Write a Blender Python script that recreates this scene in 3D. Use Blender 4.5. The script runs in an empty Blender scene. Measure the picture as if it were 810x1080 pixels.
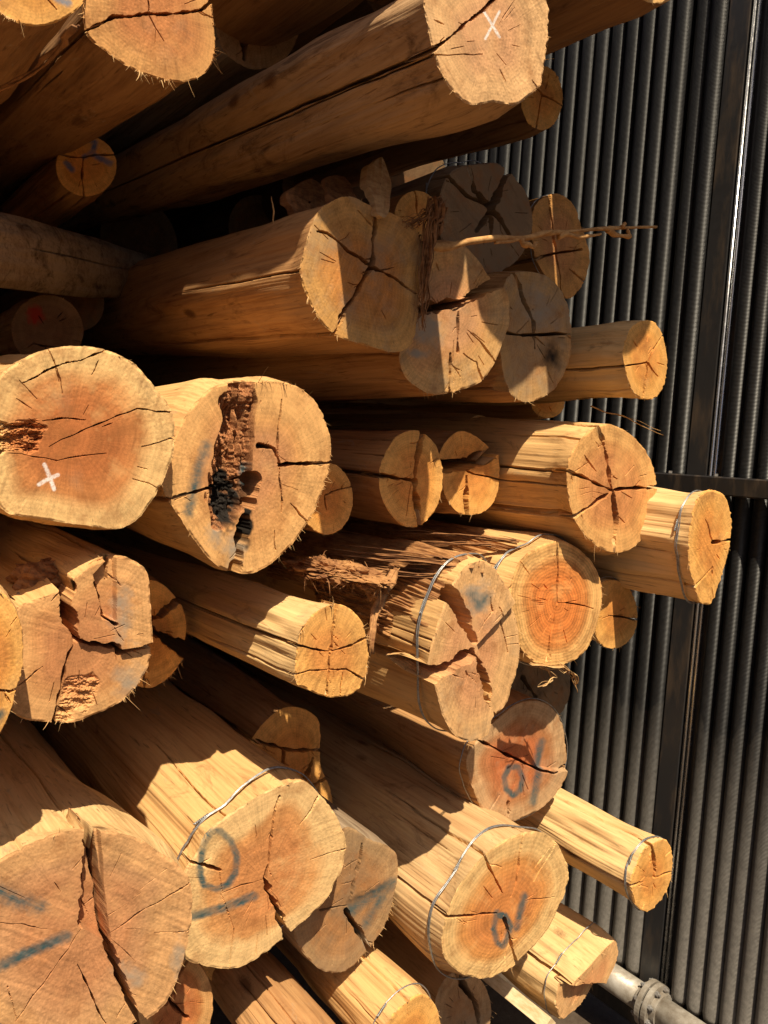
import bpy, math, random
import numpy as np
from mathutils import Vector, Matrix

# ------------------------------------------------------------------ camera, world, sun, exposure
U = 0.75                                   # metres per layout unit
CAMZ = 1.75                                # camera height over the ground
F = 811.0
TH, ROLL, PIT = math.radians(37.6), math.radians(3.6), math.radians(-4.45)
fw = np.array([math.sin(TH)*math.cos(PIT), math.cos(TH)*math.cos(PIT), math.sin(PIT)])
_r0 = np.array([math.cos(TH), -math.sin(TH), 0.0]); _u0 = np.cross(_r0, fw)
cr = _r0*math.cos(ROLL) + _u0*math.sin(ROLL); cu = _u0*math.cos(ROLL) - _r0*math.sin(ROLL)
scene = bpy.context.scene
cd = bpy.data.cameras.new('camera'); cam = bpy.data.objects.new('camera', cd)
scene.collection.objects.link(cam); scene.camera = cam
M = Matrix((tuple(cr), tuple(cu), tuple(-fw))).transposed().to_4x4(); M.translation = (0, 0, CAMZ)
cam.matrix_world = M
cd.sensor_width = 36; cd.lens = F/1080*36; cd.clip_start = 0.02; cd.clip_end = 500

SUN = Vector((-0.23, -0.55, 1.0)).normalized()
world = bpy.data.worlds.new('World'); scene.world = world; world.use_nodes = True
wn = world.node_tree.nodes; bg = wn['Background']
sky = wn.new('ShaderNodeTexSky'); sky.sky_type = 'NISHITA'; sky.sun_disc = False
sky.sun_elevation = math.asin(SUN.z); sky.sun_rotation = math.atan2(SUN.x, SUN.y)
sky.air_density = 0.5; sky.dust_density = 3.0; sky.ozone_density = 0.4
world.node_tree.links.new(sky.outputs[0], bg.inputs[0]); bg.inputs[1].default_value = 0.05
sl = bpy.data.lights.new('sun', 'SUN'); sl.energy = 5.0; sl.angle = math.radians(0.5); sl.color = (1.0, 0.86, 0.64)
so = bpy.data.objects.new('sun', sl); scene.collection.objects.link(so)
so.rotation_mode = 'QUATERNION'; so.rotation_quaternion = SUN.to_track_quat('Z', 'Y'); so.location = (0, 0, 6)
scene.view_settings.view_transform = 'Standard'; scene.view_settings.look = 'None'
scene.view_settings.gamma = 1.0; scene.view_settings.exposure = 0.48
scene.cycles.max_bounces = 8; scene.cycles.diffuse_bounces = 3

# ------------------------------------------------------------------ helpers
C = scene.collection
def rays(px):
    px = np.asarray(px, float).reshape(-1, 2)
    return fw + np.outer((px[:, 0]-405)/F, cr) - np.outer((px[:, 1]-540)/F, cu)
def on_y(px, Y):
    """points where the rays of the layout measurements meet the plane y = Y (layout units)"""
    d = rays(px); Y = np.broadcast_to(np.asarray(Y, float), (len(d),))
    p = d*(Y*U/d[:, 1])[:, None]; p[:, 2] += CAMZ; return p
def on_x(px, X):
    d = rays(px); p = d*(X*U/d[:, 0])[:, None]; p[:, 2] += CAMZ; return p
def hsh(ix, iy, iz, seed):
    n = (ix.astype(np.int64)*374761393 + iy.astype(np.int64)*668265263 + iz.astype(np.int64)*2147483647 + seed*1274126177) & 0xffffffff
    n = ((n ^ (n >> 13))*1274126177) & 0xffffffff
    n = ((n ^ (n >> 16))*668265263) & 0xffffffff
    return ((n ^ (n >> 15)) & 0xffff)/32767.5 - 1.0
def vn(x, y, z=None, seed=0):
    """value noise in -1..1"""
    x = np.asarray(x, float); y = np.asarray(y, float)+x*0; z = (np.zeros_like(x) if z is None else np.asarray(z, float)+x*0)
    ix, iy, iz = np.floor(x), np.floor(y), np.floor(z)
    fx, fy, fz = x-ix, y-iy, z-iz
    fx, fy, fz = [t*t*(3-2*t) for t in (fx, fy, fz)]
    o = 0
    for a in (0, 1):
        for b in (0, 1):
            for c in (0, 1):
                o = o + hsh(ix+a, iy+b, iz+c, seed)*(fx if a else 1-fx)*(fy if b else 1-fy)*(fz if c else 1-fz)
    return o
def sstep(a, b, x):
    t = np.clip((x-a)/(b-a), 0, 1); return t*t*(3-2*t)
def mesh_np(name, V, faces, mat, parent=None, smooth=False, loc=(0, 0, 0), attrs=None):
    """faces: list of (k, array[n,k]) blocks"""
    V = np.asarray(V, np.float32)
    me = bpy.data.meshes.new(name); me.vertices.add(len(V)); me.vertices.foreach_set('co', V.ravel())
    faces = [np.asarray(f, np.int32) for f in faces if len(f)]
    nl = sum(f.size for f in faces); nf = sum(len(f) for f in faces)
    me.loops.add(nl); me.polygons.add(nf)
    me.loops.foreach_set('vertex_index', np.concatenate([f.ravel() for f in faces]))
    tot = np.concatenate([np.full(len(f), f.shape[1], np.int32) for f in faces])
    me.polygons.foreach_set('loop_start', np.concatenate([[0], np.cumsum(tot)[:-1]]).astype(np.int32))
    me.polygons.foreach_set('use_smooth', np.full(nf, bool(smooth)))
    for k, a in (attrs or {}).items():
        a = np.asarray(a, np.float32)
        if a.ndim == 1:
            at = me.attributes.new(k, 'FLOAT', 'POINT'); at.data.foreach_set('value', a)
        else:
            at = me.attributes.new(k, 'FLOAT_VECTOR', 'POINT'); at.data.foreach_set('vector', a.ravel())
    me.update(calc_edges=True); me.validate()
    if mat: me.materials.append(mat)
    o = bpy.data.objects.new(name, me); C.objects.link(o)
    if parent: o.parent = parent
    o.location = loc
    return o
def empty(name, loc, label, cat, group=None):
    o = bpy.data.objects.new(name, None); C.objects.link(o); o.location = loc; o.empty_display_size = 0.05
    o['label'] = label; o['category'] = cat
    if group: o['group'] = group
    return o
class MB:
    """collects small solids into ONE mesh"""
    def __init__(s): s.V = []; s.Q = []; s.T = []; s.n = 0
    def add(s, V, Q=(), T=()):
        s.V.append(np.asarray(V, float))
        if len(Q): s.Q.append(np.asarray(Q)+s.n)
        if len(T): s.T.append(np.asarray(T)+s.n)
        s.n += len(V)
    def tube(s, P, R, k=8, flat=1.0, closed=False, cap=True):
        P = np.asarray(P, float); n = len(P); R = np.broadcast_to(np.asarray(R, float), (n,))
        T = np.gradient(P, axis=0)
        if closed: T = np.roll(P, -1, 0)-np.roll(P, 1, 0)
        T /= np.linalg.norm(T, axis=1)[:, None]+1e-12
        up = np.array([0, 0, 1.0]) if abs(T[0, 2]) < 0.9 else np.array([1.0, 0, 0])
        V = []
        for i in range(n):
            a = np.cross(T[i], up); a /= np.linalg.norm(a)+1e-12; b = np.cross(a, T[i]); up = b
            an = np.arange(k)*2*math.pi/k
            V.append(P[i] + R[i]*(np.outer(np.cos(an), a) + flat*np.outer(np.sin(an), b)))
        V = np.concatenate(V); m = n if closed else n-1
        i, j = np.meshgrid(np.arange(m), np.arange(k), indexing='ij'); i2 = (i+1) % n; j2 = (j+1) % k
        Q = np.stack([i*k+j, i*k+j2, i2*k+j2, i2*k+j], -1).reshape(-1, 4); Tt = []
        if cap and not closed:
            V = np.concatenate([V, P[:1], P[-1:]])
            for q in range(k):
                Tt.append((n*k, (q+1) % k, q)); Tt.append((n*k+1, (n-1)*k+q, (n-1)*k+(q+1) % k))
        s.add(V, Q, Tt)
    def box(s, lo, hi, b=0.0):
        lo = np.array(lo, float); hi = np.array(hi, float)
        if b <= 0:
            V = [[(lo, hi)[i][0], (lo, hi)[j][1], (lo, hi)[k][2]] for i in (0, 1) for j in (0, 1) for k in (0, 1)]
            s.add(V, [(0, 1, 3, 2), (4, 6, 7, 5), (0, 4, 5, 1), (2, 3, 7, 6), (0, 2, 6, 4), (1, 5, 7, 3)]); return
        # box with its edges along y rounded by a chamfer
        x0, y0, z0 = lo; x1, y1, z1 = hi
        pr = [(x0+b, z0), (x1-b, z0), (x1, z0+b), (x1, z1-b), (x1-b, z1), (x0+b, z1), (x0, z1-b), (x0, z0+b)]
        s.prism_y(pr, y0, y1)
    def prism_y(s, pr, y0, y1):
        n = len(pr); V = [(x, y0, z) for x, z in pr]+[(x, y1, z) for x, z in pr]
        cx = sum(p[0] for p in pr)/n; cz = sum(p[1] for p in pr)/n
        V += [(cx, y0, cz), (cx, y1, cz)]
        s.add(V, [(i, (i+1) % n, n+(i+1) % n, n+i) for i in range(n)],
              [(2*n, (i+1) % n, i) for i in range(n)]+[(2*n+1, n+i, n+(i+1) % n) for i in range(n)])
    def prism_z(s, pr, z0, z1):
        n = len(pr); V = [(x, y, z0) for x, y in pr]+[(x, y, z1) for x, y in pr]
        cx = sum(p[0] for p in pr)/n; cy = sum(p[1] for p in pr)/n
        V += [(cx, cy, z0), (cx, cy, z1)]
        s.add(V, [(i, (i+1) % n, n+(i+1) % n, n+i) for i in range(n)],
              [(2*n, (i+1) % n, i) for i in range(n)]+[(2*n+1, n+i, n+(i+1) % n) for i in range(n)])
    def build(s, name, mat, parent=None, smooth=False, loc=(0, 0, 0)):
        return mesh_np(name, np.concatenate(s.V)-np.asarray(loc)*0, [np.concatenate(s.Q) if s.Q else [], np.concatenate(s.T) if s.T else []], mat, parent, smooth, loc)

# ------------------------------------------------------------------ materials
class NT:
    def __init__(s, name):
        s.m = bpy.data.materials.new(name); s.m.use_nodes = True; s.t = s.m.node_tree; s.b = s.t.nodes['Principled BSDF']
    def n(s, typ, ins=None, **kw):
        nd = s.t.nodes.new(typ)
        for k, v in kw.items(): setattr(nd, k, v)
        for k, v in (ins or {}).items():
            if hasattr(v, 'is_output') and v.is_output: s.t.links.new(v, nd.inputs[k])
            else: nd.inputs[k].default_value = v
        return nd
    def attr(s, name, out='Fac'): return s.n('ShaderNodeAttribute', attribute_name=name).outputs[out]
    def mathn(s, op, a, b=0.0, clamp=False):
        return s.n('ShaderNodeMath', {0: a, 1: b}, operation=op, use_clamp=clamp).outputs[0]
    def ramp(s, fac, stops):
        r = s.n('ShaderNodeValToRGB', {0: fac}); e = r.color_ramp.elements
        while len(e) > 1: e.remove(e[-1])
        for i, (p, c) in enumerate(stops):
            x = e[0] if i == 0 else e.new(p)
            x.position = p; x.color = (c, c, c, 1) if isinstance(c, (int, float)) else (*c, 1)
        return r.outputs[0]
    def mix(s, fac, a, b, mode='MIX'):
        m = s.n('ShaderNodeMix', data_type='RGBA', blend_type=mode); 
        for i, v in ((0, fac), (6, a), (7, b)):
            if hasattr(v, 'is_output'): s.t.links.new(v, m.inputs[i])
            else: m.inputs[i].default_value = v if i == 0 else (*v, 1)
        return m.outputs[2]
    def noise(s, vec, scale, detail=4, rough=0.55, dist=0.0):
        return s.n('ShaderNodeTexNoise', {'Vector': vec, 'Scale': scale, 'Detail': detail, 'Roughness': rough, 'Distortion': dist}).outputs[0]
    def mapping(s, vec, scale=(1, 1, 1), rot=(0, 0, 0), loc=(0, 0, 0)):
        return s.n('ShaderNodeMapping', {'Vector': vec, 'Scale': scale, 'Rotation': rot, 'Location': loc}).outputs[0]
    def obj(s): return s.n('ShaderNodeTexCoord').outputs['Object']
    def out(s, col, rough, bump=None, bs=0.3, bd=0.002, metal=0.0, spec=0.3):
        for k, v in (('Base Color', col), ('Roughness', rough), ('Metallic', metal), ('Specular IOR Level', spec)):
            if hasattr(v, 'is_output'): s.t.links.new(v, s.b.inputs[k])
            else: s.b.inputs[k].default_value = (*v, 1) if k == 'Base Color' else v
        if bump is not None:
            bn = s.n('ShaderNodeBump', {'Height': bump, 'Strength': bs, 'Distance': bd})
            s.t.links.new(bn.outputs[0], s.b.inputs['Normal'])
        return s.m

def tone(c, s):
    l = 0.3*c[0]+0.59*c[1]+0.11*c[2]; return tuple(max(0.004, l+(v-l)*s) for v in c)
def end_material(seed, heart, mid, sap, grey=0.0, saw=0.3, hn=0.7, rk=1.0, paint=(0.035, 0.075, 0.082)):
    """sawn cross-section: heartwood to sapwood, rings, rays, weathering, paint marks"""
    T = NT('sawn_end_wood'); O = T.obj(); off = (seed*3.7, seed*1.3, seed*2.1)
    rr = T.attr('rr'); pol = T.attr('pol', 'Vector')
    n1 = T.noise(T.mapping(O, (1, 1, 1), loc=off), 6.5, 3, 0.5, 0.6)
    r1 = T.mathn('ADD', rr, T.mathn('MULTIPLY', T.mathn('SUBTRACT', n1, 0.5), hn))
    base = T.ramp(r1, [(0.0, heart), (0.42, heart), (0.66, mid), (0.80, sap), (1.0, sap)])
    # growth rings
    w = T.mathn('SINE', T.mathn('MULTIPLY', T.mathn('ADD', rr, T.mathn('MULTIPLY', n1, 0.10)), 120.0))
    w2 = T.mathn('SINE', T.mathn('MULTIPLY', T.mathn('ADD', rr, T.mathn('MULTIPLY', n1, 0.16)), 31.0))
    ring = T.mathn('ADD', T.mathn('MULTIPLY', w, 0.05*rk), T.mathn('MULTIPLY', w2, 0.05*rk))
    # medullary rays
    ray = T.noise(T.mapping(pol, (22, 22, 0.7), loc=off), 1.0, 5, 0.7)
    # large light and dark patches, saw streaks across the cut
    sv = T.mapping(O, (1, 1, 1), rot=(0, 0.35+seed*0.71, 0)); sv = T.mapping(sv, (9, 9, 150))
    streak = T.noise(sv, 1.0, 3, 0.6)
    blot = T.noise(T.mapping(O, (1, 1, 1), loc=(off[1], off[2], off[0])), 24, 6, 0.68)
    fine = T.noise(O, 420, 3, 0.7)
    v = T.mathn('ADD', 1.0, ring)
    v = T.mathn('ADD', v, T.mathn('MULTIPLY', T.mathn('SUBTRACT', ray, 0.5), 0.75))
    v = T.mathn('ADD', v, T.mathn('MULTIPLY', T.mathn('SUBTRACT', streak, 0.5), saw))
    v = T.mathn('ADD', v, T.mathn('MULTIPLY', T.mathn('SUBTRACT', blot, 0.5), 1.05))
    v = T.mathn('ADD', v, T.mathn('MULTIPLY', T.mathn('SUBTRACT', fine, 0.5), 0.8))
    col = T.mix(1.0, base, T.n('ShaderNodeCombineColor', {0: v, 1: v, 2: v}).outputs[0], 'MULTIPLY')
    # grey weathering and brown stain in patches
    gm = T.ramp(T.noise(T.mapping(O, (1, 1, 1), loc=(off[2], off[0], off[1])), 14, 5, 0.65), [(0.60-0.42*grey, 0.0), (0.82-0.42*grey, min(1.0, 0.35+grey))])
    col = T.mix(gm, col, (0.245, 0.160, 0.090) if grey > 0.4 else (0.33, 0.25, 0.16))
    bm = T.ramp(T.noise(T.mapping(O, (1, 1, 1), loc=(off[0]+5, off[0], off[1])), 19, 5, 0.7), [(0.52, 0.0), (0.74, 0.7)])
    col = T.mix(bm, col, (0.30, 0.115, 0.035))
    ym = T.ramp(T.noise(T.mapping(O, (1, 1, 1), loc=(off[2]+9, off[1], off[0]+3)), 11, 5, 0.65), [(0.52, 0.0), (0.72, 0.55)])
    col = T.mix(T.mathn('MULTIPLY', ym, 1.0-min(1.0, grey)), col, tuple(min(0.85, c*1.25) for c in sap))
    # smeared dark streaks left by the chain
    sm = T.ramp(T.noise(T.mapping(T.mapping(O, (1, 1, 1), rot=(0, 0.35+seed*0.71, 0), loc=off), (14, 14, 75)), 1.0, 5, 0.7), [(0.56, 0.0), (0.74, 0.55)])
    col = T.mix(sm, col, tuple(c*0.42 for c in mid))
    # fine dark pores
    pm = T.ramp(T.noise(T.mapping(pol, (60, 60, 12), loc=off), 1.0, 2, 0.5), [(0.68, 0.0), (0.76, 0.55)])
    col = T.mix(pm, col, (0.10, 0.045, 0.02))
    sp = T.mathn('MULTIPLY', T.attr('grey'), T.ramp(blot, [(0.3, 0.6), (0.6, 1.0)]))
    col = T.mix(sp, col, (0.31, 0.265, 0.205))
    col = T.mix(T.attr('rot'), col, T.ramp(fine, [(0.32, (0.13, 0.045, 0.017)), (0.5, (0.33, 0.13, 0.05)), (0.66, (0.48, 0.25, 0.11))]))
    col = T.mix(T.attr('tar'), col, (0.018, 0.014, 0.011))
    col = T.mix(T.attr('red'), col, (0.30, 0.03, 0.015))
    col = T.mix(T.mathn('MULTIPLY', T.attr('blue'), T.ramp(T.mathn('ADD', T.mathn('MULTIPLY', ray, 0.5), T.mathn('MULTIPLY', blot, 0.5)), [(0.36, 0.35), (0.52, 1.0)])), col, paint)
    col = T.mix(T.mathn('MULTIPLY', T.attr('white'), T.ramp(fine, [(0.38, 0.35), (0.5, 1.0)])), col, (0.86, 0.83, 0.8))
    b = T.mathn('ADD', T.mathn('MULTIPLY', fine, 0.6), T.mathn('ADD', T.mathn('MULTIPLY', streak, 0.7), T.mathn('MULTIPLY', ray, 0.5)))
    return T.out(col, 0.8, b, 0.3, 0.001, spec=0.18)

def side_material(seed, light, mid, dark, dirt=0.3):
    """debarked trunk: grain streaks along the log, darker patches, dirt"""
    T = NT('peeled_trunk_wood'); O = T.obj(); off = (seed*2.3, seed*4.1, seed*1.7)
    g = T.noise(T.mapping(O, (150, 2.6, 150), loc=off), 1.0, 5, 0.65)
    g2 = T.noise(T.mapping(O, (34, 1.3, 34), loc=off), 1.0, 4, 0.6, 0.4)
    bl = T.noise(T.mapping(O, (9, 2.6, 9), loc=off), 1.0, 5, 0.62, 0.6)
    fine = T.noise(O, 300, 3, 0.7)
    f = T.mathn('ADD', T.mathn('MULTIPLY', g, 0.30), T.mathn('ADD', T.mathn('MULTIPLY', g2, 0.34), T.mathn('MULTIPLY', bl, 0.36)))
    col = T.ramp(f, [(0.26, dark), (0.38, mid), (0.53, light), (0.7, tuple(min(0.9, c*1.12) for c in light))])
    gr = T.ramp(g, [(0.30, 0.78), (0.45, 1.0), (0.62, 1.05)])
    col = T.mix(0.8, col, gr, 'MULTIPLY')
    dm = T.ramp(T.noise(T.mapping(O, (22, 7, 22), loc=(off[1], off[0], off[2])), 1.0, 6, 0.72, 0.8), [(0.62-0.2*dirt, 0.0), (0.74-0.1*dirt, min(1, 0.35+dirt))])
    col = T.mix(dm, col, tuple(c*0.62 for c in dark))
    sl_ = T.ramp(T.noise(T.mapping(O, (210, 9, 210), loc=off), 1.0, 2, 0.5), [(0.65, 0.0), (0.74, 0.6)])
    col = T.mix(sl_, col, (0.09, 0.035, 0.014))
    kv = T.n('ShaderNodeTexVoronoi', {'Vector': T.mapping(T.n('ShaderNodeVectorMath', {0: O, 1: off}, operation='ADD').outputs[0], (9, 4, 9)), 'Scale': 1.0, 'Randomness': 1.0}).outputs['Distance']
    km = T.ramp(T.mathn('ADD', kv, T.mathn('MULTIPLY', T.mathn('SUBTRACT', fine, 0.5), 0.10)), [(0.06, 0.85), (0.13, 0.0)])
    col = T.mix(km, col, (0.13, 0.055, 0.022))
    sc = T.ramp(T.noise(T.mapping(O, (30, 11, 30), loc=(off[2], off[1], off[0])), 1.0, 6, 0.75, 1.2), [(0.60, 0.0), (0.70, 0.55)])
    col = T.mix(sc, col, (0.36, 0.29, 0.205))
    b = T.mathn('ADD', T.mathn('MULTIPLY', g, 1.0), T.mathn('ADD', T.mathn('MULTIPLY', g2, 0.8), T.mathn('MULTIPLY', fine, 0.35)))
    return T.out(col, 0.74, b, 0.42, 0.002, spec=0.18)

def plain_wood(name, light, dark, seed=0):
    T = NT(name); O = T.obj()
    g = T.noise(T.mapping(O, (60, 20, 90), loc=(seed, 0, seed)), 1.0, 5, 0.7)
    return T.out(T.ramp(g, [(0.35, dark), (0.6, light)]), 0.75, g, 0.5, 0.002)

def wire_material():
    T = NT('galvanised_wire'); n = T.noise(T.obj(), 160, 3)
    return T.out(T.ramp(n, [(0.35, (0.24, 0.245, 0.25)), (0.6, (0.42, 0.43, 0.44))]), 0.42, metal=0.75, spec=0.5)
WIRE = wire_material()
FIBRE = plain_wood('pale_wood_fibre', (0.62, 0.40, 0.18), (0.40, 0.21, 0.08))
BARK = plain_wood('red_stringy_bark', (0.36, 0.17, 0.065), (0.15, 0.06, 0.025))
GREYBARK = plain_wood('weathered_bark', (0.26, 0.21, 0.16), (0.08, 0.05, 0.035))
# ------------------------------------------------------------------ log builder
VP0 = (-220, 430)
def spline_closed(P, k=14):
    P = np.asarray(P, float); n = len(P); out = []
    t = np.linspace(0, 1, k, endpoint=False)[:, None]
    for i in range(n):
        a, b, c, d = P[i-1], P[i], P[(i+1) % n], P[(i+2) % n]
        out.append(0.5*((2*b)+(-a+c)*t+(2*a-5*b+4*c-d)*t*t+(-a+3*b-3*c+d)*t**3))
    return np.concatenate(out)
def ellipse(cx, cy, rx, ry, n=16):
    return [(cx+rx*math.cos(2*math.pi*i/n), cy+ry*math.sin(2*math.pi*i/n)) for i in range(n)]
def seg_dist(P, a, b):
    ab = b-a; t = np.clip(((P-a)@ab)/(ab@ab+1e-9), 0, 1)
    d = P-(a+t[:, None]*ab); return np.sqrt((d*d).sum(1)), t
def jitter_line(pts, rng, amp=0.05, levels=2):
    pts = [np.array(p, float) for p in pts]
    for _ in range(levels):
        o = [pts[0]]
        for a, b in zip(pts[:-1], pts[1:]):
            d = b-a; nrm = np.array([-d[1], d[0]]); o.append((a+b)/2+nrm*rng.uniform(-amp, amp)); o.append(b)
        pts = o
    return pts
def line_field(P, pts, w0, taper):
    """returns signed margin (half width minus distance) along a polyline with tapering width"""
    segs = list(zip(pts[:-1], pts[1:])); L = [np.linalg.norm(b-a) for a, b in segs]; tot = sum(L)+1e-9; acc = 0
    best = np.full(len(P), -99.0)
    for (a, b), l in zip(segs, L):
        lo = np.minimum(a, b)-w0-2; hi = np.maximum(a, b)+w0+2
        m = ((P >= lo) & (P <= hi)).all(1)
        if m.any():
            d, t = seg_dist(P[m], a, b); s = (acc+t*l)/tot
            hw = np.full(len(s), w0/2.0)
            if taper[0]: hw = hw*np.clip(0.25+s*3.0, 0, 1)
            if taper[1]: hw = hw*np.clip(0.25+(1-s)*3.0, 0, 1)
            hw = np.maximum(hw*(0.85+0.65*vn(s*tot*0.11, s*0+a[0]*0.1)+0.2*vn(s*tot*0.4, s*0+a[0]*0.3)), 0.5)
            best[m] = np.maximum(best[m], hw-d)
        acc += l
    return best

LIGHT = (0.66, 0.42, 0.165); MID = (0.50, 0.275, 0.095); DARK = (0.24, 0.10, 0.035)
def build_log(label, o, Y, vp=VP0, cracks=(), pith=None, tilt=(0, 0), length=4.2, taper=0.035, seed=1,
              heart=(0.43, 0.19, 0.065), mid=(0.54, 0.28, 0.095), sap=(0.64, 0.40, 0.155), grey=0.0, saw=0.3,
              side=(LIGHT, MID, DARK), dirt=0.3, marks=(), hollow=None, rough=None, wires=(), fringe=(26, 0, 1), checks=7, sidechecks=5,
              bump=1.0, group='logs stacked in the pile', name='log', res=1.5, blobs=(), steps=(), sat=0.98, ssat=0.89, paint=(0.03, 0.085, 0.098), hn=0.7, rk=1.0):
    heart, mid, sap = [(c[0], c[1]*k, c[2]*k*k) for c, k in ((heart, .90), (mid, .92), (sap, .955))]
    rng = random.Random(seed); nrs = np.random.RandomState(seed)
    o = np.asarray(o, float); S = spline_closed(o)
    c0 = o.mean(0) if pith is None else np.asarray(pith, float)
    cen = (S.min(0)+S.max(0))/2
    # resample the outline by arc length
    per = np.linalg.norm(np.roll(S, -1, 0)-S, axis=1); cum = np.concatenate([[0], np.cumsum(per)]); tot = cum[-1]
    N = int(np.clip(tot*0.95*res, 90, 1000)); u = np.arange(N)/N*tot
    SS = np.vstack([S, S[:1]]); rim = np.stack([np.interp(u, cum, SS[:, 0]), np.interp(u, cum, SS[:, 1])], 1)
    Rpx = np.linalg.norm(rim-cen, axis=1).mean()
    ph = u/tot*2*math.pi; cx_, sx_ = np.cos(ph), np.sin(ph)
    rag = 0.006*vn(cx_*3, sx_*3, seed=seed)+0.003*vn(cx_*11, sx_*11, seed=seed+1)+0.0035*vn(cx_*45, sx_*45, seed=seed+2)
    for q in range(rng.randint(3, 7)):
        bi = rng.uniform(0, 2*math.pi); bw = rng.uniform(.015, .06); bd = rng.uniform(.006, .022)
        rag = rag-bd*np.clip(1-np.abs((ph-bi+math.pi) % (2*math.pi)-math.pi)/bw, 0, 1)*(0.7+0.3*vn(ph*90, ph*0, seed=seed+q))
    rim = cen+(rim-cen)*(1+rag*bump)[:, None]
    Mr = int(np.clip(Rpx*0.85*res, 14, 165))
    rho = np.linspace(0.012, 1, Mr)
    G = c0+(rim[None]-c0)*rho[:, None, None]
    P = G.reshape(-1, 2); RHO = np.repeat(rho, N); PH = np.tile(ph, Mr)
    # plane of the cut
    Yc = np.full(len(P), float(Y)); cW = on_y([cen], Y)[0]
    for _ in range(3):
        W = on_y(P, Yc); Yc = Y+((W[:, 0]-cW[0])*tilt[0]+(W[:, 2]-cW[2])*tilt[1])/U
    W = on_y(P, Yc); mpp = np.linalg.norm(on_y([cen+(1, 0)], Y)[0]-cW)*0.5+np.linalg.norm(on_y([cen+(0, 1)], Y)[0]-cW)*0.5
    # ---- relief of the cut
    sa = seed*0.71+0.35; su = W[:, 0]*math.cos(sa)+W[:, 2]*math.sin(sa); sv = -W[:, 0]*math.sin(sa)+W[:, 2]*math.cos(sa)
    d = 0.0018*bump*vn(W[:, 0]*6, W[:, 2]*6, seed=seed+5)+0.00022*bump*vn(W[:, 0]*60, W[:, 2]*60, seed=seed+6)+0.0005*bump*vn(su*7, sv*210, seed=seed+13)*np.clip(vn(su*9, sv*13, seed=seed+14)+0.25, 0, 1)
    d += 0.00016*vn(W[:, 0]*340, W[:, 2]*340, seed=seed+7)*bump
    d += sstep(0.97, 1.0, RHO)*(0.0012+0.0022*vn(np.cos(PH)*14, np.sin(PH)*14, seed=seed+8))*bump
    cr_list = []
    for ck in cracks:
        pts, w, dep = ck[0], ck[1], (ck[2] if len(ck) > 2 else 0.05)
        cr_list.append((pts, w, dep, ck[3] if len(ck) > 3 else None))
    for ck in list(cracks):
        if ck[1] >= 2.4:
            for q in range(rng.randint(1, 3)):
                pts = [np.array(p, float) for p in ck[0]]; sg = rng.randrange(len(pts)-1); t = rng.uniform(.15, .85)
                p0 = pts[sg]*(1-t)+pts[sg+1]*t; dv = pts[sg+1]-pts[sg]; an = rng.choice((-1, 1))*rng.uniform(.35, 1.1)
                dv = np.array([dv[0]*math.cos(an)-dv[1]*math.sin(an), dv[0]*math.sin(an)+dv[1]*math.cos(an)])
                dv = dv/np.linalg.norm(dv)*rng.uniform(.10, .32)*Rpx
                cr_list.append(([p0, p0+dv*.55, p0+dv+np.array([rng.uniform(-3, 3), rng.uniform(-3, 3)])], rng.uniform(1.0, 1.8), 0.0068, 0))
    for k in range(checks):
        a = rng.uniform(0, 2*math.pi); r0 = rng.uniform(0.15, 0.8); r1 = r0+rng.uniform(0.08, 0.3)
        i = int(a/(2*math.pi)*N) % N
        cr_list.append(([c0+(rim[i]-c0)*r0, c0+(rim[(i+rng.randint(-3, 3)) % N]-c0)*min(r1, 0.97)], rng.uniform(0.9, 1.5), 0.006, 0))
    rimcr = []
    crackfield = np.zeros(len(P))
    for pts, w, dep, slen in cr_list:
        pts = [np.array(p, float) for p in pts]; tp = [True, True]
        if dep > 0.007:
            for e in (0, -1):
                q = pts[e]; dd = np.linalg.norm(rim-q, axis=1); i = int(dd.argmin())
                if dd[i] < max(7, 0.07*Rpx):
                    tp[0 if e == 0 else 1] = False
                    nx = pts[1] if e == 0 else pts[-2]
                    ext = rim[i]+(rim[i]-nx)/max(1e-6, np.linalg.norm(rim[i]-nx))*4
                    if e == 0: pts = [ext]+pts[1:] if len(pts) > 1 else pts
                    else: pts = pts[:-1]+[ext]
                    rimcr.append((i, w*mpp, dep, slen))
                else:
                    tp[0 if e == 0 else 1] = w < 3
            pts = jitter_line(pts, rng)
        mg = line_field(P, pts, w, tp)
        soft = 0.75 if w < 3 else 0.9
        g = np.clip(mg/soft, 0, 1)*(0.6+0.4*np.clip(mg/(w*0.5+0.01), 0, 1))
        d = np.maximum(d, dep*g)
        crackfield = np.maximum(crackfield, np.clip(mg/soft+0.6, 0, 1))
    A = {k: np.zeros(len(P)) for k in ('blue', 'white', 'grey', 'rot', 'tar', 'red')}
    for kind, pts, w, fz in marks:
        mg = np.full(len(P), -99.0)
        for pa, pb in zip(pts[:-1], pts[1:]):
            mg = np.maximum(mg, -seg_dist(P, np.array(pa, float), np.array(pb, float))[0])
        mg = mg+vn(P[:, 0]*0.35, P[:, 1]*0.35, seed=seed+11)*fz*0.22
        A[kind] = np.maximum(A[kind], np.clip((mg+w/2+fz/2)/max(fz, 0.4), 0, 1)*(0.8+0.2*vn(P[:, 0]*0.15, P[:, 1]*0.15, seed=3)))
    for kind, (bx, by), (rx, ry), fz in blobs:
        q = np.sqrt(((P[:, 0]-bx)/rx)**2+((P[:, 1]-by)/ry)**2)+0.35*vn(P[:, 0]*0.09, P[:, 1]*0.09, seed=seed+4)+0.2*vn(P[:, 0]*0.3, P[:, 1]*0.3, seed=seed+3)
        A[kind] = np.maximum(A[kind], np.clip((1-q)/fz, 0, 1))
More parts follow.
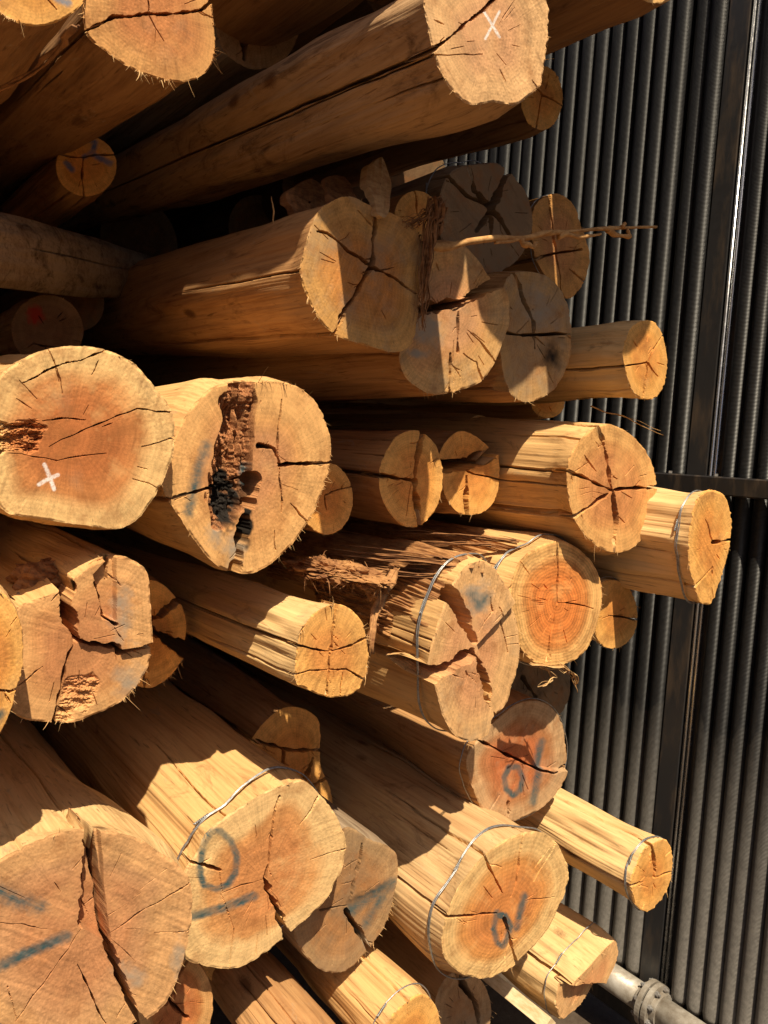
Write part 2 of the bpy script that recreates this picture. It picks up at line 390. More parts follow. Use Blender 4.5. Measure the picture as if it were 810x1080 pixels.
    def poly_in(poly):
        poly = np.asarray(poly, float); ins = np.zeros(len(P), bool); dm = np.full(len(P), 1e9)
        for a, b in zip(poly, np.roll(poly, -1, 0)):
            cnd = ((a[1] > P[:, 1]) != (b[1] > P[:, 1])) & (P[:, 0] < (b[0]-a[0])*(P[:, 1]-a[1])/(b[1]-a[1]+1e-12)+a[0])
            ins ^= cnd; dd, _ = seg_dist(P, a, b); dm = np.minimum(dm, dd)
        return np.where(ins, dm, -dm)
    for poly, dep in steps:
        sd = poly_in(poly)+0.8*vn(P[:, 0]*0.12, P[:, 1]*0.12, seed=9)
        d += dep*np.clip(sd/1.2+0.5, 0, 1)
    if hollow:
        for poly, dep in hollow:
            sd = poly_in(poly)+6.0*vn(P[:, 0]*0.07, P[:, 1]*0.045, seed=9)+3.0*vn(P[:, 0]*0.25, P[:, 1]*0.09, seed=8)
            g = np.clip(sd/2.0, 0, 1)
            h = dep*(0.35+0.65*np.clip(sd/14, 0, 1))*(1+0.35*vn(P[:, 1]*0.06, P[:, 0]*0.03, seed=23))
            h += 0.009*vn(P[:, 0]*0.30, P[:, 1]*0.045, seed=21)+0.004*vn(P[:, 0]*0.8, P[:, 1]*0.10, seed=22)+0.004*vn(P[:, 0]*0.25, P[:, 1]*0.35, seed=24)+0.0016*vn(P[:, 0]*1.1, P[:, 1]*0.6, seed=25)
            d = np.maximum(d, g*h); A['rot'] = np.maximum(A['rot'], np.clip(sd/2.5+0.3, 0, 1))
    if rough:
        for poly, dep in rough:
            sd = poly_in(poly)+4*vn(P[:, 0]*0.1, P[:, 1]*0.1, seed=19)
            g = np.clip(sd/5, 0, 1); d += g*dep*(0.5+0.5*vn(P[:, 0]*0.07, P[:, 1]*0.22, seed=31)+0.32*vn(P[:, 0]*0.3, P[:, 1]*0.75, seed=32)+0.2*vn(P[:, 0]*0.8, P[:, 1]*1.2, seed=33))
    dirv = rays([vp])[0]; dirv = dirv/dirv[1]
    root_loc = cW
    V = W+d[:, None]*dirv-root_loc
    cc = V[:N].mean(0)
    rr = RHO
    pol = np.stack([np.cos(PH), np.sin(PH), RHO], 1)
    V = np.vstack([V, cc]); app = lambda a, v=0.0: np.append(a, v)
    attrs = {k: app(a) for k, a in A.items()}; attrs['rr'] = app(rr); attrs['pol'] = np.vstack([pol, [0, 0, 0]])
    i, j = np.meshgrid(np.arange(Mr-1), np.arange(N), indexing='ij'); j2 = (j+1) % N
    Q = np.stack([i*N+j, (i+1)*N+j, (i+1)*N+j2, i*N+j2], -1).reshape(-1, 4)
    jj = np.arange(N); Tt = np.stack([np.full(N, Mr*N), jj, (jj+1) % N], 1)
    root = empty(name, root_loc, label, 'log', group)
    em = end_material(seed, tone(heart, sat), tone(mid, sat), tone(sap, sat), grey, saw, hn, rk, paint)
    mesh_np('sawn_end', V, [Q, Tt], em, root, False, attrs=attrs)
    # ---- trunk
    rim3 = W[(Mr-1)*N:]-root_loc; drim = d[(Mr-1)*N:]
    ts = np.concatenate([[0], np.geomspace(0.003, 0.55, 44), np.linspace(0.6, length, 30)]); K = len(ts)
    cR = rim3.mean(0)
    rel = rim3-cR; Rm = np.linalg.norm(rel[:, [0, 2]], axis=1).mean(); rl = np.linalg.norm(rel[:, [0, 2]], axis=1)[:, None]
    nrm = rel/rl; nrm[:, 1] = 0
    TS, PHs = np.meshgrid(ts, ph, indexing='ij'); CX, SX = np.cos(PHs), np.sin(PHs)
    disp = 0.016*vn(CX*1.4+seed, SX*1.4, TS*2.1, seed=seed+41)*Rm/0.13 + 0.005*vn(CX*4, SX*4, TS*7, seed=seed+42)
    disp += 0.0007*vn(CX*13, SX*13, TS*4, seed=seed+43)+0.0004*vn(CX*36, SX*36, TS*9, seed=seed+44)
    disp *= bump*np.clip(TS/0.05, 0, 1)
    cut = np.zeros_like(disp); ang = PHs
    sc = []
    for (idx, wm, dep, slen) in rimcr:
        sl_ = slen if slen is not None else rng.uniform(0.25, 0.8)
        if sl_ > 0: sc.append((ph[idx], max(wm, 0.003), min(0.05, 0.012+dep*0.35), -0.05, sl_))
    for k in range(sidechecks):
        t0 = rng.choice([-0.02, -0.02, rng.uniform(0, 0.9)]); sc.append((rng.uniform(0, 2*math.pi), rng.uniform(0.0022, 0.005), rng.uniform(0.006, 0.018), t0, rng.uniform(0.12, 0.6)))
    for (a0, wm, dep, t0, sl_) in sc:
        a = a0+(0.03*vn(TS*7+a0*9, TS*0+seed, seed=51)+0.012*vn(TS*30+a0*9, TS*0+seed, seed=52))*np.clip((TS-t0)/0.08, 0, 1)+rng.uniform(-0.06, 0.06)*TS
        da = np.abs((ang-a+math.pi) % (2*math.pi)-math.pi)*Rm
        s = np.clip((TS-t0)/sl_, 0, 1); hw = wm*0.5*np.where((TS >= t0) & (TS <= t0+sl_), np.sqrt(np.clip(1-s, 0, 1)), 0)
        if t0 > 0: hw = hw*np.clip(s*8, 0, 1)
        res_ = 0.6*2*math.pi*Rm/N
        cut = np.maximum(cut, dep*np.clip((hw+res_*0.6-da)/res_, 0, 1)*np.clip(hw/0.0012, 0, 1))
    cut[0] = 0; disp[0] = 0
    off = np.clip(1-ts/0.25, 0, 1)[:, None]*np.clip(drim, -1, 0.2)[None]
    # cuts that reach the rim: the wall of the trunk starts further back there
    ty = np.maximum(off, 0)*0+ts[:, None]; ty = np.where(ts[:, None] < drim[None]+ts[:, None]*0.05, drim[None]+ts[:, None]*0.05, ts[:, None])
    ty[0] = drim
    scl = 1-taper*np.minimum(ts, 3.5)[:, None]-0.0*ty
    V2 = cR+rel[None]*scl[..., None]+(disp-cut)[..., None]*nrm[None]+ty[..., None]*dirv
    surf = cR+rel[None]*scl[..., None]+disp[..., None]*nrm[None]+ts[:, None, None]*dirv
    i, j = np.meshgrid(np.arange(K-1), np.arange(N), indexing='ij'); j2 = (j+1) % N
    Q2 = np.stack([i*N+j, i*N+j2, (i+1)*N+j2, (i+1)*N+j], -1).reshape(-1, 4)
    V2 = V2.reshape(-1, 3); endc = V2[(K-1)*N:].mean(0); V2 = np.vstack([V2, endc])
    T2 = np.stack([np.full(N, K*N), (K-1)*N+(jj+1) % N, (K-1)*N+jj], 1)
    sm = side_material(seed, *[tone(c, ssat) for c in side], dirt=dirt)
    mesh_np('trunk', V2, [Q2, T2], sm, root, True)
    # ---- binding wires
    for (toff, nst, wr0) in wires:
        wr = wr0*0.95
        k = int(np.abs(ts-toff*U).argmin()); R0 = surf[k]; relw = R0-R0.mean(0); rlen = np.linalg.norm(relw, axis=1)
        mx = rlen.copy()
        for s_ in range(-N//40, N//40+1): mx = np.maximum(mx, np.roll(rlen, s_))
        for _ in range(20): mx = (mx+np.roll(mx, 1)+np.roll(mx, -1))/3
        step = max(1, N//110); mb = MB(); unit = relw/rlen[:, None]
        for q in range(nst):
            rad = mx+wr*(0.6+0.5*q*0.3)
            Pw = R0.mean(0)+unit*rad[:, None]
            Pw[:, 1] += (q-(nst-1)/2)*wr*2.1*(1+0.7*vn(cx_*2, sx_*2, seed=seed+q*5))+0.006*vn(cx_*1.2, sx_*1.2, seed=seed+77)
            mb.tube(Pw[::step], wr, 6, closed=True)
        wo = mb.build('binding_wire', WIRE, root, True)
        # twisted knot
        mk = MB(); kx = np.array(wires_knot.get(label, (cen[0]-0.6*Rpx, cen[1]-0.55*Rpx)), float)
        dk = np.linalg.norm(rim-kx, axis=1); ik = int(dk.argmin()); b0 = R0.mean(0)+unit[ik]*(mx[ik]+wr*2)
        tg = R0[(ik+3) % N]-R0[ik-3]; tg /= np.linalg.norm(tg)
        sgn = np.linspace(-0.014, 0.014, 26)
        for q in (0, 1):
            a = sgn*900+q*math.pi
            mk.tube(b0+np.outer(sgn, tg)+np.outer(np.cos(a)*wr*1.1, unit[ik])+np.outer(np.sin(a)*wr*1.1, [0, 1, 0]), wr*0.9, 6)
        mk.build('wire_twist', WIRE, wo, True)
    # ---- torn fibres round the cut
    nf, f0, f1 = fringe
    if nf:
        mb = MB(); nf = int(nf*1.3)
        clumps = [(rng.randrange(N), rng.uniform(0.004, 0.05)*N, rng.uniform(.4, 1.5)) for _ in range(9)]
        clumps = [c for c in clumps if rel[c[0], 2] < 0.3*Rm or rng.random() < .35] or clumps[:2]
        for k in range(nf):
            ci, cs, cl = rng.choice(clumps); i = int(rng.gauss(ci, cs)) % N
            if rng.random() < .15: i = rng.randrange(N); cl = .4
            b0 = rim3[i]+drim[i]*dirv-nrm[i]*0.002; L_ = min(0.022, rng.expovariate(1/0.0032)+0.001)*f1*cl
            dr = nrm[i]*rng.uniform(0.2, 1.0)+np.array([rng.uniform(-.5, .5), rng.uniform(-0.9, 0.3), rng.uniform(-.7, .3)])
            dr /= np.linalg.norm(dr); s = np.linspace(0, 1, 4)[:, None]
            cv = np.array([rng.uniform(-1, 1), rng.uniform(-1, 1), rng.uniform(-1, .4)])*L_*0.3
            mb.tube(b0+dr*L_*s+cv*s*s, np.linspace(1, 0.25, 4)*rng.uniform(0.0004, 0.0011), 4, flat=0.6)
        mb.build('torn_fibres', FIBRE, root, False)['kind'] = 'stuff'
    return dict(root=root, rim3=rim3, surf=surf, ts=ts, ph=ph, nrm=nrm, rim=rim, dirv=dirv, N=N, loc=root_loc)
wires_knot = {}

def strand_mesh(mb, pts, r0, r1, rng, wob=0.004, n=14, flat=0.45, k=6):
    pts = np.asarray(pts, float); m = len(pts); t = np.linspace(0, m-1, n)
    P = np.stack([np.interp(t, np.arange(m), pts[:, a]) for a in range(3)], 1)
    for _ in range(2): P[1:-1] = (P[:-2]+P[1:-1]*2+P[2:])/4
    s = rng.randrange(999); P = P+wob*np.stack([vn(t*2.2, t*0+a, seed=s+a) for a in range(3)], 1)
    R = np.linspace(r0, r1, n)*(1+0.35*vn(t*3, t*0, seed=s+9)); mb.tube(P, R, k, flat=flat)

def bark_slab(log, px0, px1, y0, y1, thick, mat, seed, name='bark_slab', cover=0.1):
    """a shred of bark still lying on the trunk: fibrous thickness over part of its surface, ragged where it ends"""
    rim = log['rim']; N = log['N']
    i0 = int(np.linalg.norm(rim-np.array(px0), axis=1).argmin()); i1 = int(np.linalg.norm(rim-np.array(px1), axis=1).argmin())
    n = (i1-i0) % N
    if n > N/2: i0, i1 = i1, i0; n = N-n
    a = np.linspace(i0, i0+n, 170); ys = np.linspace(y0, y1, 230)
    S = log['surf']; ts = log['ts']
    kf = np.interp(ys, ts, np.arange(len(ts))); k0 = np.clip(kf.astype(int), 0, len(ts)-2); fk = (kf-k0)[:, None, None]
    j0 = np.floor(a).astype(int); fj = (a-j0)[None, :, None]
    def at(k, j): return S[k][:, j % N]
    B = (at(k0, j0)*(1-fj)+at(k0, j0+1)*fj)*(1-fk)+(at(k0+1, j0)*(1-fj)+at(k0+1, j0+1)*fj)*fk
    nr = log['nrm'][j0 % N][None]
    u = np.linspace(0, 1, 170)[None]; v = np.linspace(0, 1, 230)[:, None]; w = u*0+v*0
    ed = np.minimum(np.minimum(u, 1-u)*4, np.minimum(v, 1-v)*5)
    m = ed*1.4-0.35+0.75*vn(u*5+w, v*4+w, seed=seed)+0.45*vn(u*22+w, v*5+w, seed=seed+1)+0.25*vn(u*60+w, v*9+w, seed=seed+2)+cover
    hgt = np.clip(m, -0.5, 1.1)*thick*0.7+thick*np.clip(m*2, 0, 1)*(0.30*vn(u*38+0.6*vn(v*6+w, w, seed=4), v*3+w, seed=seed+3)+0.2*vn(u*90+w, v*12+w, seed=seed+4)+0.25*vn(u*12+w, v*2+w, seed=seed+5))
    V = (B+nr*hgt[..., None]).reshape(-1, 3)
    i, j = np.meshgrid(np.arange(229), np.arange(169), indexing='ij')
    Q = np.stack([i*170+j, i*170+j+1, (i+1)*170+j+1, (i+1)*170+j], -1).reshape(-1, 4)
    return mesh_np(name, V, [Q], mat, log['root'], False)
# ------------------------------------------------------------------ ground and tube wall
def dust_ground():
    T = NT('packed_dirt'); O = T.obj(); a = T.noise(O, 2.5, 6, 0.65); b = T.noise(O, 45, 5, 0.7)
    col = T.mix(T.ramp(b, [(0.35, 0.2), (0.65, 0.8)]), T.ramp(a, [(0.35, (0.075, 0.055, 0.038)), (0.65, (0.12, 0.09, 0.065))]), (0.06, 0.04, 0.027))
    return T.out(col, 0.9, b, 0.6, 0.01)
nx = 90; gx = np.concatenate([-np.geomspace(150, 3, 30), np.linspace(-2.6, 4.4, 60), np.geomspace(5, 150, 30)]); gy = gx
GX, GY = np.meshgrid(gx, gy, indexing='ij')
near = np.exp(-(GX**2+GY**2)/60)
GZ = (0.012*vn(GX*2.5, GY*2.5, seed=1)+0.006*vn(GX*7, GY*7, seed=2))*near
i, j = np.meshgrid(np.arange(len(gx)-1), np.arange(len(gy)-1), indexing='ij'); w = len(gy)
g = mesh_np('ground', np.stack([GX, GY, GZ], -1).reshape(-1, 3), [np.stack([i*w+j, (i+1)*w+j, (i+1)*w+j+1, i*w+j+1], -1).reshape(-1, 4)], dust_ground(), None, True)
g['kind'] = 'structure'

def tube_material():
    T = NT('dark_finned_steel'); O = T.obj()
    sep = T.n('ShaderNodeSeparateXYZ', {0: O}); z = sep.outputs[2]
    fin = T.mathn('SINE', T.mathn('MULTIPLY', z, 2*math.pi/0.0036))
    a = T.noise(T.mapping(O, (5, 5, 1.2)), 1.0, 4, 0.55); b = T.noise(O, 85, 4, 0.7)
    # dusty tone paler towards the foot, painting in sun and light off the ground
    lit_dust = T.ramp(T.mathn('ADD', z, T.mathn('MULTIPLY', T.mathn('SUBTRACT', a, 0.5), 0.5)), [(0.22, 1.0), (0.75, 0.5), (1.35, 0.08), (1.9, 0.0)])
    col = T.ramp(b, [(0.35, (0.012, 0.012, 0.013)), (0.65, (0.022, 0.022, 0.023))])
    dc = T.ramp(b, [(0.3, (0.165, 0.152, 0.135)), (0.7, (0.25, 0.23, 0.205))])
    col = T.mix(T.mathn('MULTIPLY', lit_dust, T.ramp(b, [(0.3, 0.88), (0.6, 1.0)])), col, dc)
    r = T.mathn('ADD', 0.36, T.mathn('MULTIPLY', lit_dust, 0.25))
    return T.out(col, r, T.mathn('ADD', fin, T.mathn('MULTIPLY', b, 0.4)), 0.5, 0.0013, spec=0.3)
def paint_steel(name, c, rough, lit_dust=True):
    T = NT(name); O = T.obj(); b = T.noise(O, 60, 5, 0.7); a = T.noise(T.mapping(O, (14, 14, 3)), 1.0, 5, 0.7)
    col = T.mix(T.ramp(a, [(0.5, 0.0), (0.72, 0.5 if lit_dust else 0.15)]), c, (0.17, 0.115, 0.07))  # dusty brown patches, on the post also painting in the logs' reflection
    return T.out(col, T.ramp(b, [(0.3, rough-0.08), (0.7, rough+0.12)]), b, 0.15, 0.0008, spec=0.5)
def galv():
    T = NT('galvanised_pipe'); O = T.obj(); a = T.noise(O, 26, 5, 0.65); b = T.noise(O, 130, 4, 0.6)
    col = T.ramp(a, [(0.35, (0.22, 0.185, 0.145)), (0.55, (0.36, 0.325, 0.275)), (0.7, (0.46, 0.43, 0.38))])
    col = T.mix(T.ramp(b, [(0.6, 0.0), (0.75, 0.5)]), col, (0.17, 0.11, 0.06))
    return T.out(col, T.ramp(b, [(0.3, 0.38), (0.7, 0.62)]), b, 0.2, 0.001, metal=0.25, spec=0.5)
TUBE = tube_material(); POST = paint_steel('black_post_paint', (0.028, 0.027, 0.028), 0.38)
RAIL = paint_steel('black_rail_paint', (0.016, 0.014, 0.014), 0.45); GALV = galv()
BEAD = paint_steel('bare_steel_bead', (0.55, 0.55, 0.56), 0.22, False); BEAD.node_tree.nodes['Principled BSDF'].inputs['Metallic'].default_value = 0.9
PANEL = paint_steel('dark_backing_steel', (0.012, 0.012, 0.013), 0.6)
BOLT = paint_steel('bolt_steel', (0.33, 0.32, 0.31), 0.4)
BOLT.node_tree.nodes['Principled BSDF'].inputs['Metallic'].default_value = 0.5
WX = 2.75*U                                # front row of tubes stands on x = WX
ZB = 0.225                                 # lower end of the tubes
ZT = 3.4
def tube_profile(x, y, r, k=20):
    """finned tube: plain stub at the foot, finned barrel above, closed top"""
    zs = [0.10, ZB-0.022, ZB-0.02, ZB-0.006, ZB+0.004]+list(np.linspace(ZB+0.05, ZT, 10)); rs = [r*0.55, r*0.55, r*0.85, r*0.97, r]+[r]*10
    an = np.arange(k)*2*math.pi/k
    V = np.concatenate([[(x+q*math.cos(a), y+q*math.sin(a), z) for a in an] for z, q in zip(zs, rs)]); n = len(zs)
    i, j = np.meshgrid(np.arange(n-1), np.arange(k), indexing='ij'); j2 = (j+1) % k
    V = np.vstack([V, (x, y, ZT)])
    return V, np.stack([i*k+j, i*k+j2, (i+1)*k+j2, (i+1)*k+j], -1).reshape(-1, 4), np.stack([np.full(k, n*k), (n-1)*k+np.arange(k), (n-1)*k+(np.arange(k)+1) % k], 1)
def tube_bank(ys, r, label, ylo, yhi):
    root = empty('tube_panel', (WX, (ylo+yhi)/2, 0.0), label, 'metal wall', None)
    rng = random.Random(int(ylo*100))
    V, Q, Tt = tube_profile(0, 0, r); first = None
    for y in ys:
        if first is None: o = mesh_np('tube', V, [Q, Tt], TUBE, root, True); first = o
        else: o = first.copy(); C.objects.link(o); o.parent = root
        o.location = (rng.uniform(-.002, .002), y-(ylo+yhi)/2+rng.uniform(-.0015, .0015), 0)
        o.rotation_euler = (rng.uniform(-.0015, .0015), rng.uniform(-.0015, .0015), rng.uniform(0, 6))
    mb = MB(); mb.box((r*1.05, ylo-(ylo+yhi)/2, 0.12), (r*1.05+0.01, yhi-(ylo+yhi)/2, ZT-0.02)); mb.build('back_plate', PANEL, root)
    mb = MB(); mb.box((-r*0.9, ylo-(ylo+yhi)/2, 0.05), (r*0.9, yhi-(ylo+yhi)/2, 0.13), 0.008); mb.build('bottom_header', PANEL, root)
    return root
y_a = on_x([(677, 1020)], 2.75)[0][1]; y_b = on_x([(709, 1045)], 2.75)[0][1]      # the post stands between these
pitch = 0.0575; rt = 0.0268
tube_bank([y_a+rt+pitch*k for k in range(26)], rt, 'dark ribbed tube panel behind the log ends, on the far side of the black post', y_a, y_a+26*pitch)
p2 = 0.0485; rt2 = 0.0234
tube_bank([y_b-rt2-p2*k for k in range(17)], rt2, 'dark ribbed tube panel on the open side of the black post, above the flanged pipe', y_b-17*p2, y_b)
ym = (y_a+y_b)/2; post = empty('steel_post', (WX, ym, 0), 'black steel post with two bright thin beads standing between the tube panels', 'post')
wd = y_a-y_b
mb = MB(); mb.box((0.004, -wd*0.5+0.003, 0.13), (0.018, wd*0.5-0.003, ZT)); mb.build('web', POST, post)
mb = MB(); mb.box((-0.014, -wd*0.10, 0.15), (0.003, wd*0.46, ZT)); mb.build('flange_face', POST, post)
for q in (-0.20, -0.33):
    mb = MB(); mb.tube([(-0.006, wd*q, 0.15), (-0.006, wd*q, 1.5), (-0.006, wd*q, ZT)], 0.0052, 10); mb.build('edge_bead', BEAD, post, True)
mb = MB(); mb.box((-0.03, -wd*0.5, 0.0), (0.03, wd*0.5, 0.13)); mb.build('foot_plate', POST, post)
zr = on_x([(750, 512)], 2.67)[0][2]; hr = 0.026
rail = empty('cross_rail', (2.67*U, 1.2*U, zr), 'black flat steel rail running level across the front of the tubes', 'rail')
mb = MB(); mb.box((0, -1.0, -hr), (0.03, 1.35, hr), 0.004); mb.build('bar', RAIL, rail)
for y in (ym-0.06, ym+0.08, ym+0.55):
    mb = MB(); mb.prism_z([(0.012+0.006*math.cos(a*math.pi/3), y-1.2*U+0.006*math.sin(a*math.pi/3)) for a in range(6)], hr, hr+0.007); mb.build('bolt', BOLT, rail)
    mb = MB(); mb.box((0.030, y-1.2*U-0.012, -hr*0.6), (0.0545-rt, y-1.2*U+0.012, hr*0.6)); mb.build('bracket', RAIL, rail)
# header pipe in front of the feet of the tubes
pr = 0.040; px_ = WX-0.072; pc = on_x([(688, 1060)], px_/U)[0]; zc = pc[2]; yc = pc[1]
pipe = empty('flanged_pipe', (px_, yc, zc), 'dusty galvanised pipe with a bolted flange along the foot of the tubes', 'pipe')
for y0, y1 in ((-1.1, -0.012), (0.012, 2.4)):
    mb = MB(); mb.tube([(0, y, 0) for y in np.linspace(y0, y1, 12)], pr, 40); mb.build('pipe_length', GALV, pipe, True)
def ring(y0, y1, ro, k=40):
    mb = MB(); mb.prism_y([(ro*math.cos(a*2*math.pi/k), ro*math.sin(a*2*math.pi/k)) for a in range(k)], y0, y1); return mb
for y0, y1 in ((-0.0175, -0.003), (0.003, 0.0175)):
    f = ring(y0, y1, 0.066).build('flange', GALV, pipe)
for y0, y1 in ((-0.034, -0.0177), (0.0177, 0.034)):
    ring(y0, y1, 0.0475).build('weld_neck', GALV, pipe)
ring(-0.0028, 0.0028, 0.058).build('gasket', PANEL, pipe)
for a in range(8):
    t = a*math.pi/4+0.3; x, z = 0.0565*math.cos(t), 0.0565*math.sin(t)
    mb = MB()
    for y0, y1 in ((-0.026, -0.0177), (0.0177, 0.026)):
        mb.prism_y([(x+0.0075*math.cos(h*math.pi/3), z+0.0075*math.sin(h*math.pi/3)) for h in range(6)], y0, y1)
    mb.prism_y([(x+0.004*math.cos(h*math.pi/4), z+0.004*math.sin(h*math.pi/4)) for h in range(8)], -0.032, 0.032)
    mb.build('flange_bolt', BOLT, pipe)
for y in (-0.7, 0.6, 1.6):
    mb = MB(); mb.box((-0.03, y-0.02, -zc+0.0), (0.03, y+0.02, -pr*0.8)); mb.build('pipe_saddle', PANEL, pipe)
# ------------------------------------------------------------------ the logs
YEL = ((0.70, 0.405, 0.135), (0.56, 0.285, 0.085), (0.32, 0.14, 0.04))
RED = ((0.50, 0.255, 0.085), (0.34, 0.145, 0.043), (0.15, 0.052, 0.017))
GRY = ((0.36, 0.26, 0.16), (0.24, 0.15, 0.085), (0.10, 0.05, 0.026))
PALE = ((0.74, 0.47, 0.185), (0.62, 0.355, 0.12), (0.38, 0.185, 0.06))
UP = (-220, 345)
yl = dict(sat=1.0, heart=(0.620, 0.286, 0.078), mid=(0.670, 0.349, 0.097), sap=(0.700, 0.381, 0.115))
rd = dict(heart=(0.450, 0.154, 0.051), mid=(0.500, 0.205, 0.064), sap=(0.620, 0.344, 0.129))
gy = dict(heart=(0.300, 0.210, 0.130), mid=(0.280, 0.200, 0.130), sap=(0.300, 0.220, 0.140), grey=0.75)
R = {}
R['a'] = build_log('pale fuzzy log end at the upper edge, above a dark bark strip', ellipse(38, -46, 68, 73), 1.30, UP, seed=1, side=((0.33, 0.165, 0.06), (0.23, 0.10, 0.033), (0.11, 0.04, 0.014)),  # upper trunks' sides darkened to paint in their shade, same colours below
    cracks=[([(30, -40), (60, 10)], 2, .03)], marks=[('blue', [(60, -2), (72, 4)], 7, 4)], paint=(0.16, 0.22, 0.30), **yl, fringe=(90, 0, 1))
R['b'] = build_log('big log with one crack right across and ragged splinters along its lower rim', [(92, 35), (113, 55), (140, 72), (173, 85), (200, 85), (220, 73), (227, 50), (225, 20), (220, -20), (205, -60), (170, -82), (130, -75), (100, -40), (88, 0)],
    1.47, UP, seed=2, side=((0.33, 0.165, 0.06), (0.23, 0.10, 0.033), (0.11, 0.04, 0.014)), cracks=[([(90, 32), (120, 17), (157, 14), (193, 13), (213, 10), (224, 0)], 4, .05), ([(157, 15), (173, 43)], 1.6, .03), ([(157, 14), (154, -20)], 2, .03)],
    heart=(0.500, 0.220, 0.083), mid=(0.500, 0.251, 0.092), sap=(0.582, 0.309, 0.110), fringe=(150, 0, 1.5))
R['x'] = build_log('thick jutting log with a small white chalk cross near its upper rim', [(447, 0), (451, 26), (457, 52), (466, 78), (479, 97), (498, 110), (520, 107), (544, 110), (561, 99), (572, 86), (577, 52), (580, 26), (576, 0), (560, -24), (522, -38), (480, -32), (455, -15)],
    1.06, UP, sat=0.85, seed=3, side=((0.46, 0.275, 0.125), (0.34, 0.18, 0.07), (0.14, 0.06, 0.025)), dirt=.5, cracks=[([(457, 52), (483, 32), (501, 17), (520, 0), (532, -8)], 5, .06, 1.7), ([(464, 56), (490, 57), (509, 57)], 1.3, .012), ([(572, 99), (562, 84)], 1.5, .02, .1)],  # side darkened too, painting in the shade along this trunk
    marks=[('white', [(511, 13), (519, 26), (527, 39)], 2.6, 1.0), ('white', [(527, 12), (512, 41)], 2.6, 1.0)], heart=(0.624, 0.334, 0.140), mid=(0.645, 0.371, 0.140), sap=(0.686, 0.397, 0.147), saw=.5, fringe=(50, 0, 1), checks=14)
R['x2'] = build_log('slim round log tucked under the chalk-crossed log, tight below its right rim', ellipse(572, 103, 22, 34), 1.62, (-220, 380), seed=4, side=((0.33, 0.165, 0.06), (0.23, 0.10, 0.033), (0.11, 0.04, 0.014)), cracks=[([(566, 92), (572, 100), (590, 110)], 2, .03), ([(572, 100), (569, 130)], 1.5, .02)], **yl, fringe=(40, 0, 1))
R['top'] = build_log('shaded orange log crossing above the tubes, its end out of the picture', ellipse(694, -62, 40, 66), 1.1, (-220, 405), seed=5, side=((0.33, 0.165, 0.06), (0.23, 0.10, 0.033), (0.11, 0.04, 0.014)), heart=(0.603, 0.272, 0.081))
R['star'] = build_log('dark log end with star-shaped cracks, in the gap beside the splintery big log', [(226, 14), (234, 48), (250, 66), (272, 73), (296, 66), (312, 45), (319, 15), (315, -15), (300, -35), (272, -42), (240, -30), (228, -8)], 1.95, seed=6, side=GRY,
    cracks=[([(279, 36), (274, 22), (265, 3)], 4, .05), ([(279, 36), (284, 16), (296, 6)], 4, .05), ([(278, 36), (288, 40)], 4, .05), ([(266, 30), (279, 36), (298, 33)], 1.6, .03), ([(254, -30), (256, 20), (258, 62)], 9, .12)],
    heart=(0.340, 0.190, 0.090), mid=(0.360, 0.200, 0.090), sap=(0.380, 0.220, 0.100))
R['bl'] = build_log('small pale log with bright blue paint strokes, deep in the dark gap', ellipse(91, 175, 32, 32), 2.3, seed=7, side=RED, cracks=[([(88, 166), (89, 205)], 2, .03), ([(60, 160), (88, 166), (121, 163)], 2, .03)],
    marks=[('blue', [(70, 172), (76, 179)], 6, 3), ('blue', [(89, 165), (98, 160), (101, 150), (95, 148)], 5, 3), ('blue', [(98, 163), (116, 172)], 6, 3)], paint=(0.03, 0.12, 0.32), **yl)
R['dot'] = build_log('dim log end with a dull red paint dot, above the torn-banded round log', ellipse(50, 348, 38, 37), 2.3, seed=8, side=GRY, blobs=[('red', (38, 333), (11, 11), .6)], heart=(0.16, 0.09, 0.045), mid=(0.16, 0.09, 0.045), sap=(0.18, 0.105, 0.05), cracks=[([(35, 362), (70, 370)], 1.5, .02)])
R['low'] = build_log('shaded grey trunk lying askew under the overhanging logs, dusted pale on top', ellipse(-130, 240, 52, 50), 1.7, (420, 345), seed=9, side=GRY, **gy, dirt=.6)
R['m'] = build_log('half-shaded log with a Y-shaped crack and stringy bark at its right rim', [(335, 224), (354, 210), (371, 207), (392, 217), (416, 226), (437, 240), (447, 260), (447, 274), (442, 309), (440, 340), (433, 364), (416, 372), (395, 367), (361, 357), (352, 352), (336, 336), (324, 312), (319, 298), (317, 281), (324, 253)],
    1.40, (-200, 385), sat=1.2, seed=10, side=RED, cracks=[([(335, 244), (345, 246), (367, 265), (392, 281), (416, 293), (442, 310)], 3.2, .05), ([(392, 281), (378, 305), (364, 326), (352, 352)], 4.5, .06), ([(392, 281), (393, 253), (396, 226), (394, 214)], 4.5, .06)],
    heart=(0.470, 0.238, 0.110), mid=(0.460, 0.260, 0.120), sap=(0.520, 0.316, 0.147), grey=.3, fringe=(60, 0, 1.3), saw=.45)
R['o1'] = build_log('small orange log end peeping over the stringy bark of the half-shaded log', ellipse(440, 228, 24, 27), 1.58, seed=11, side=RED, cracks=[([(437, 202), (440, 226)], 1.6, .03)], **yl)
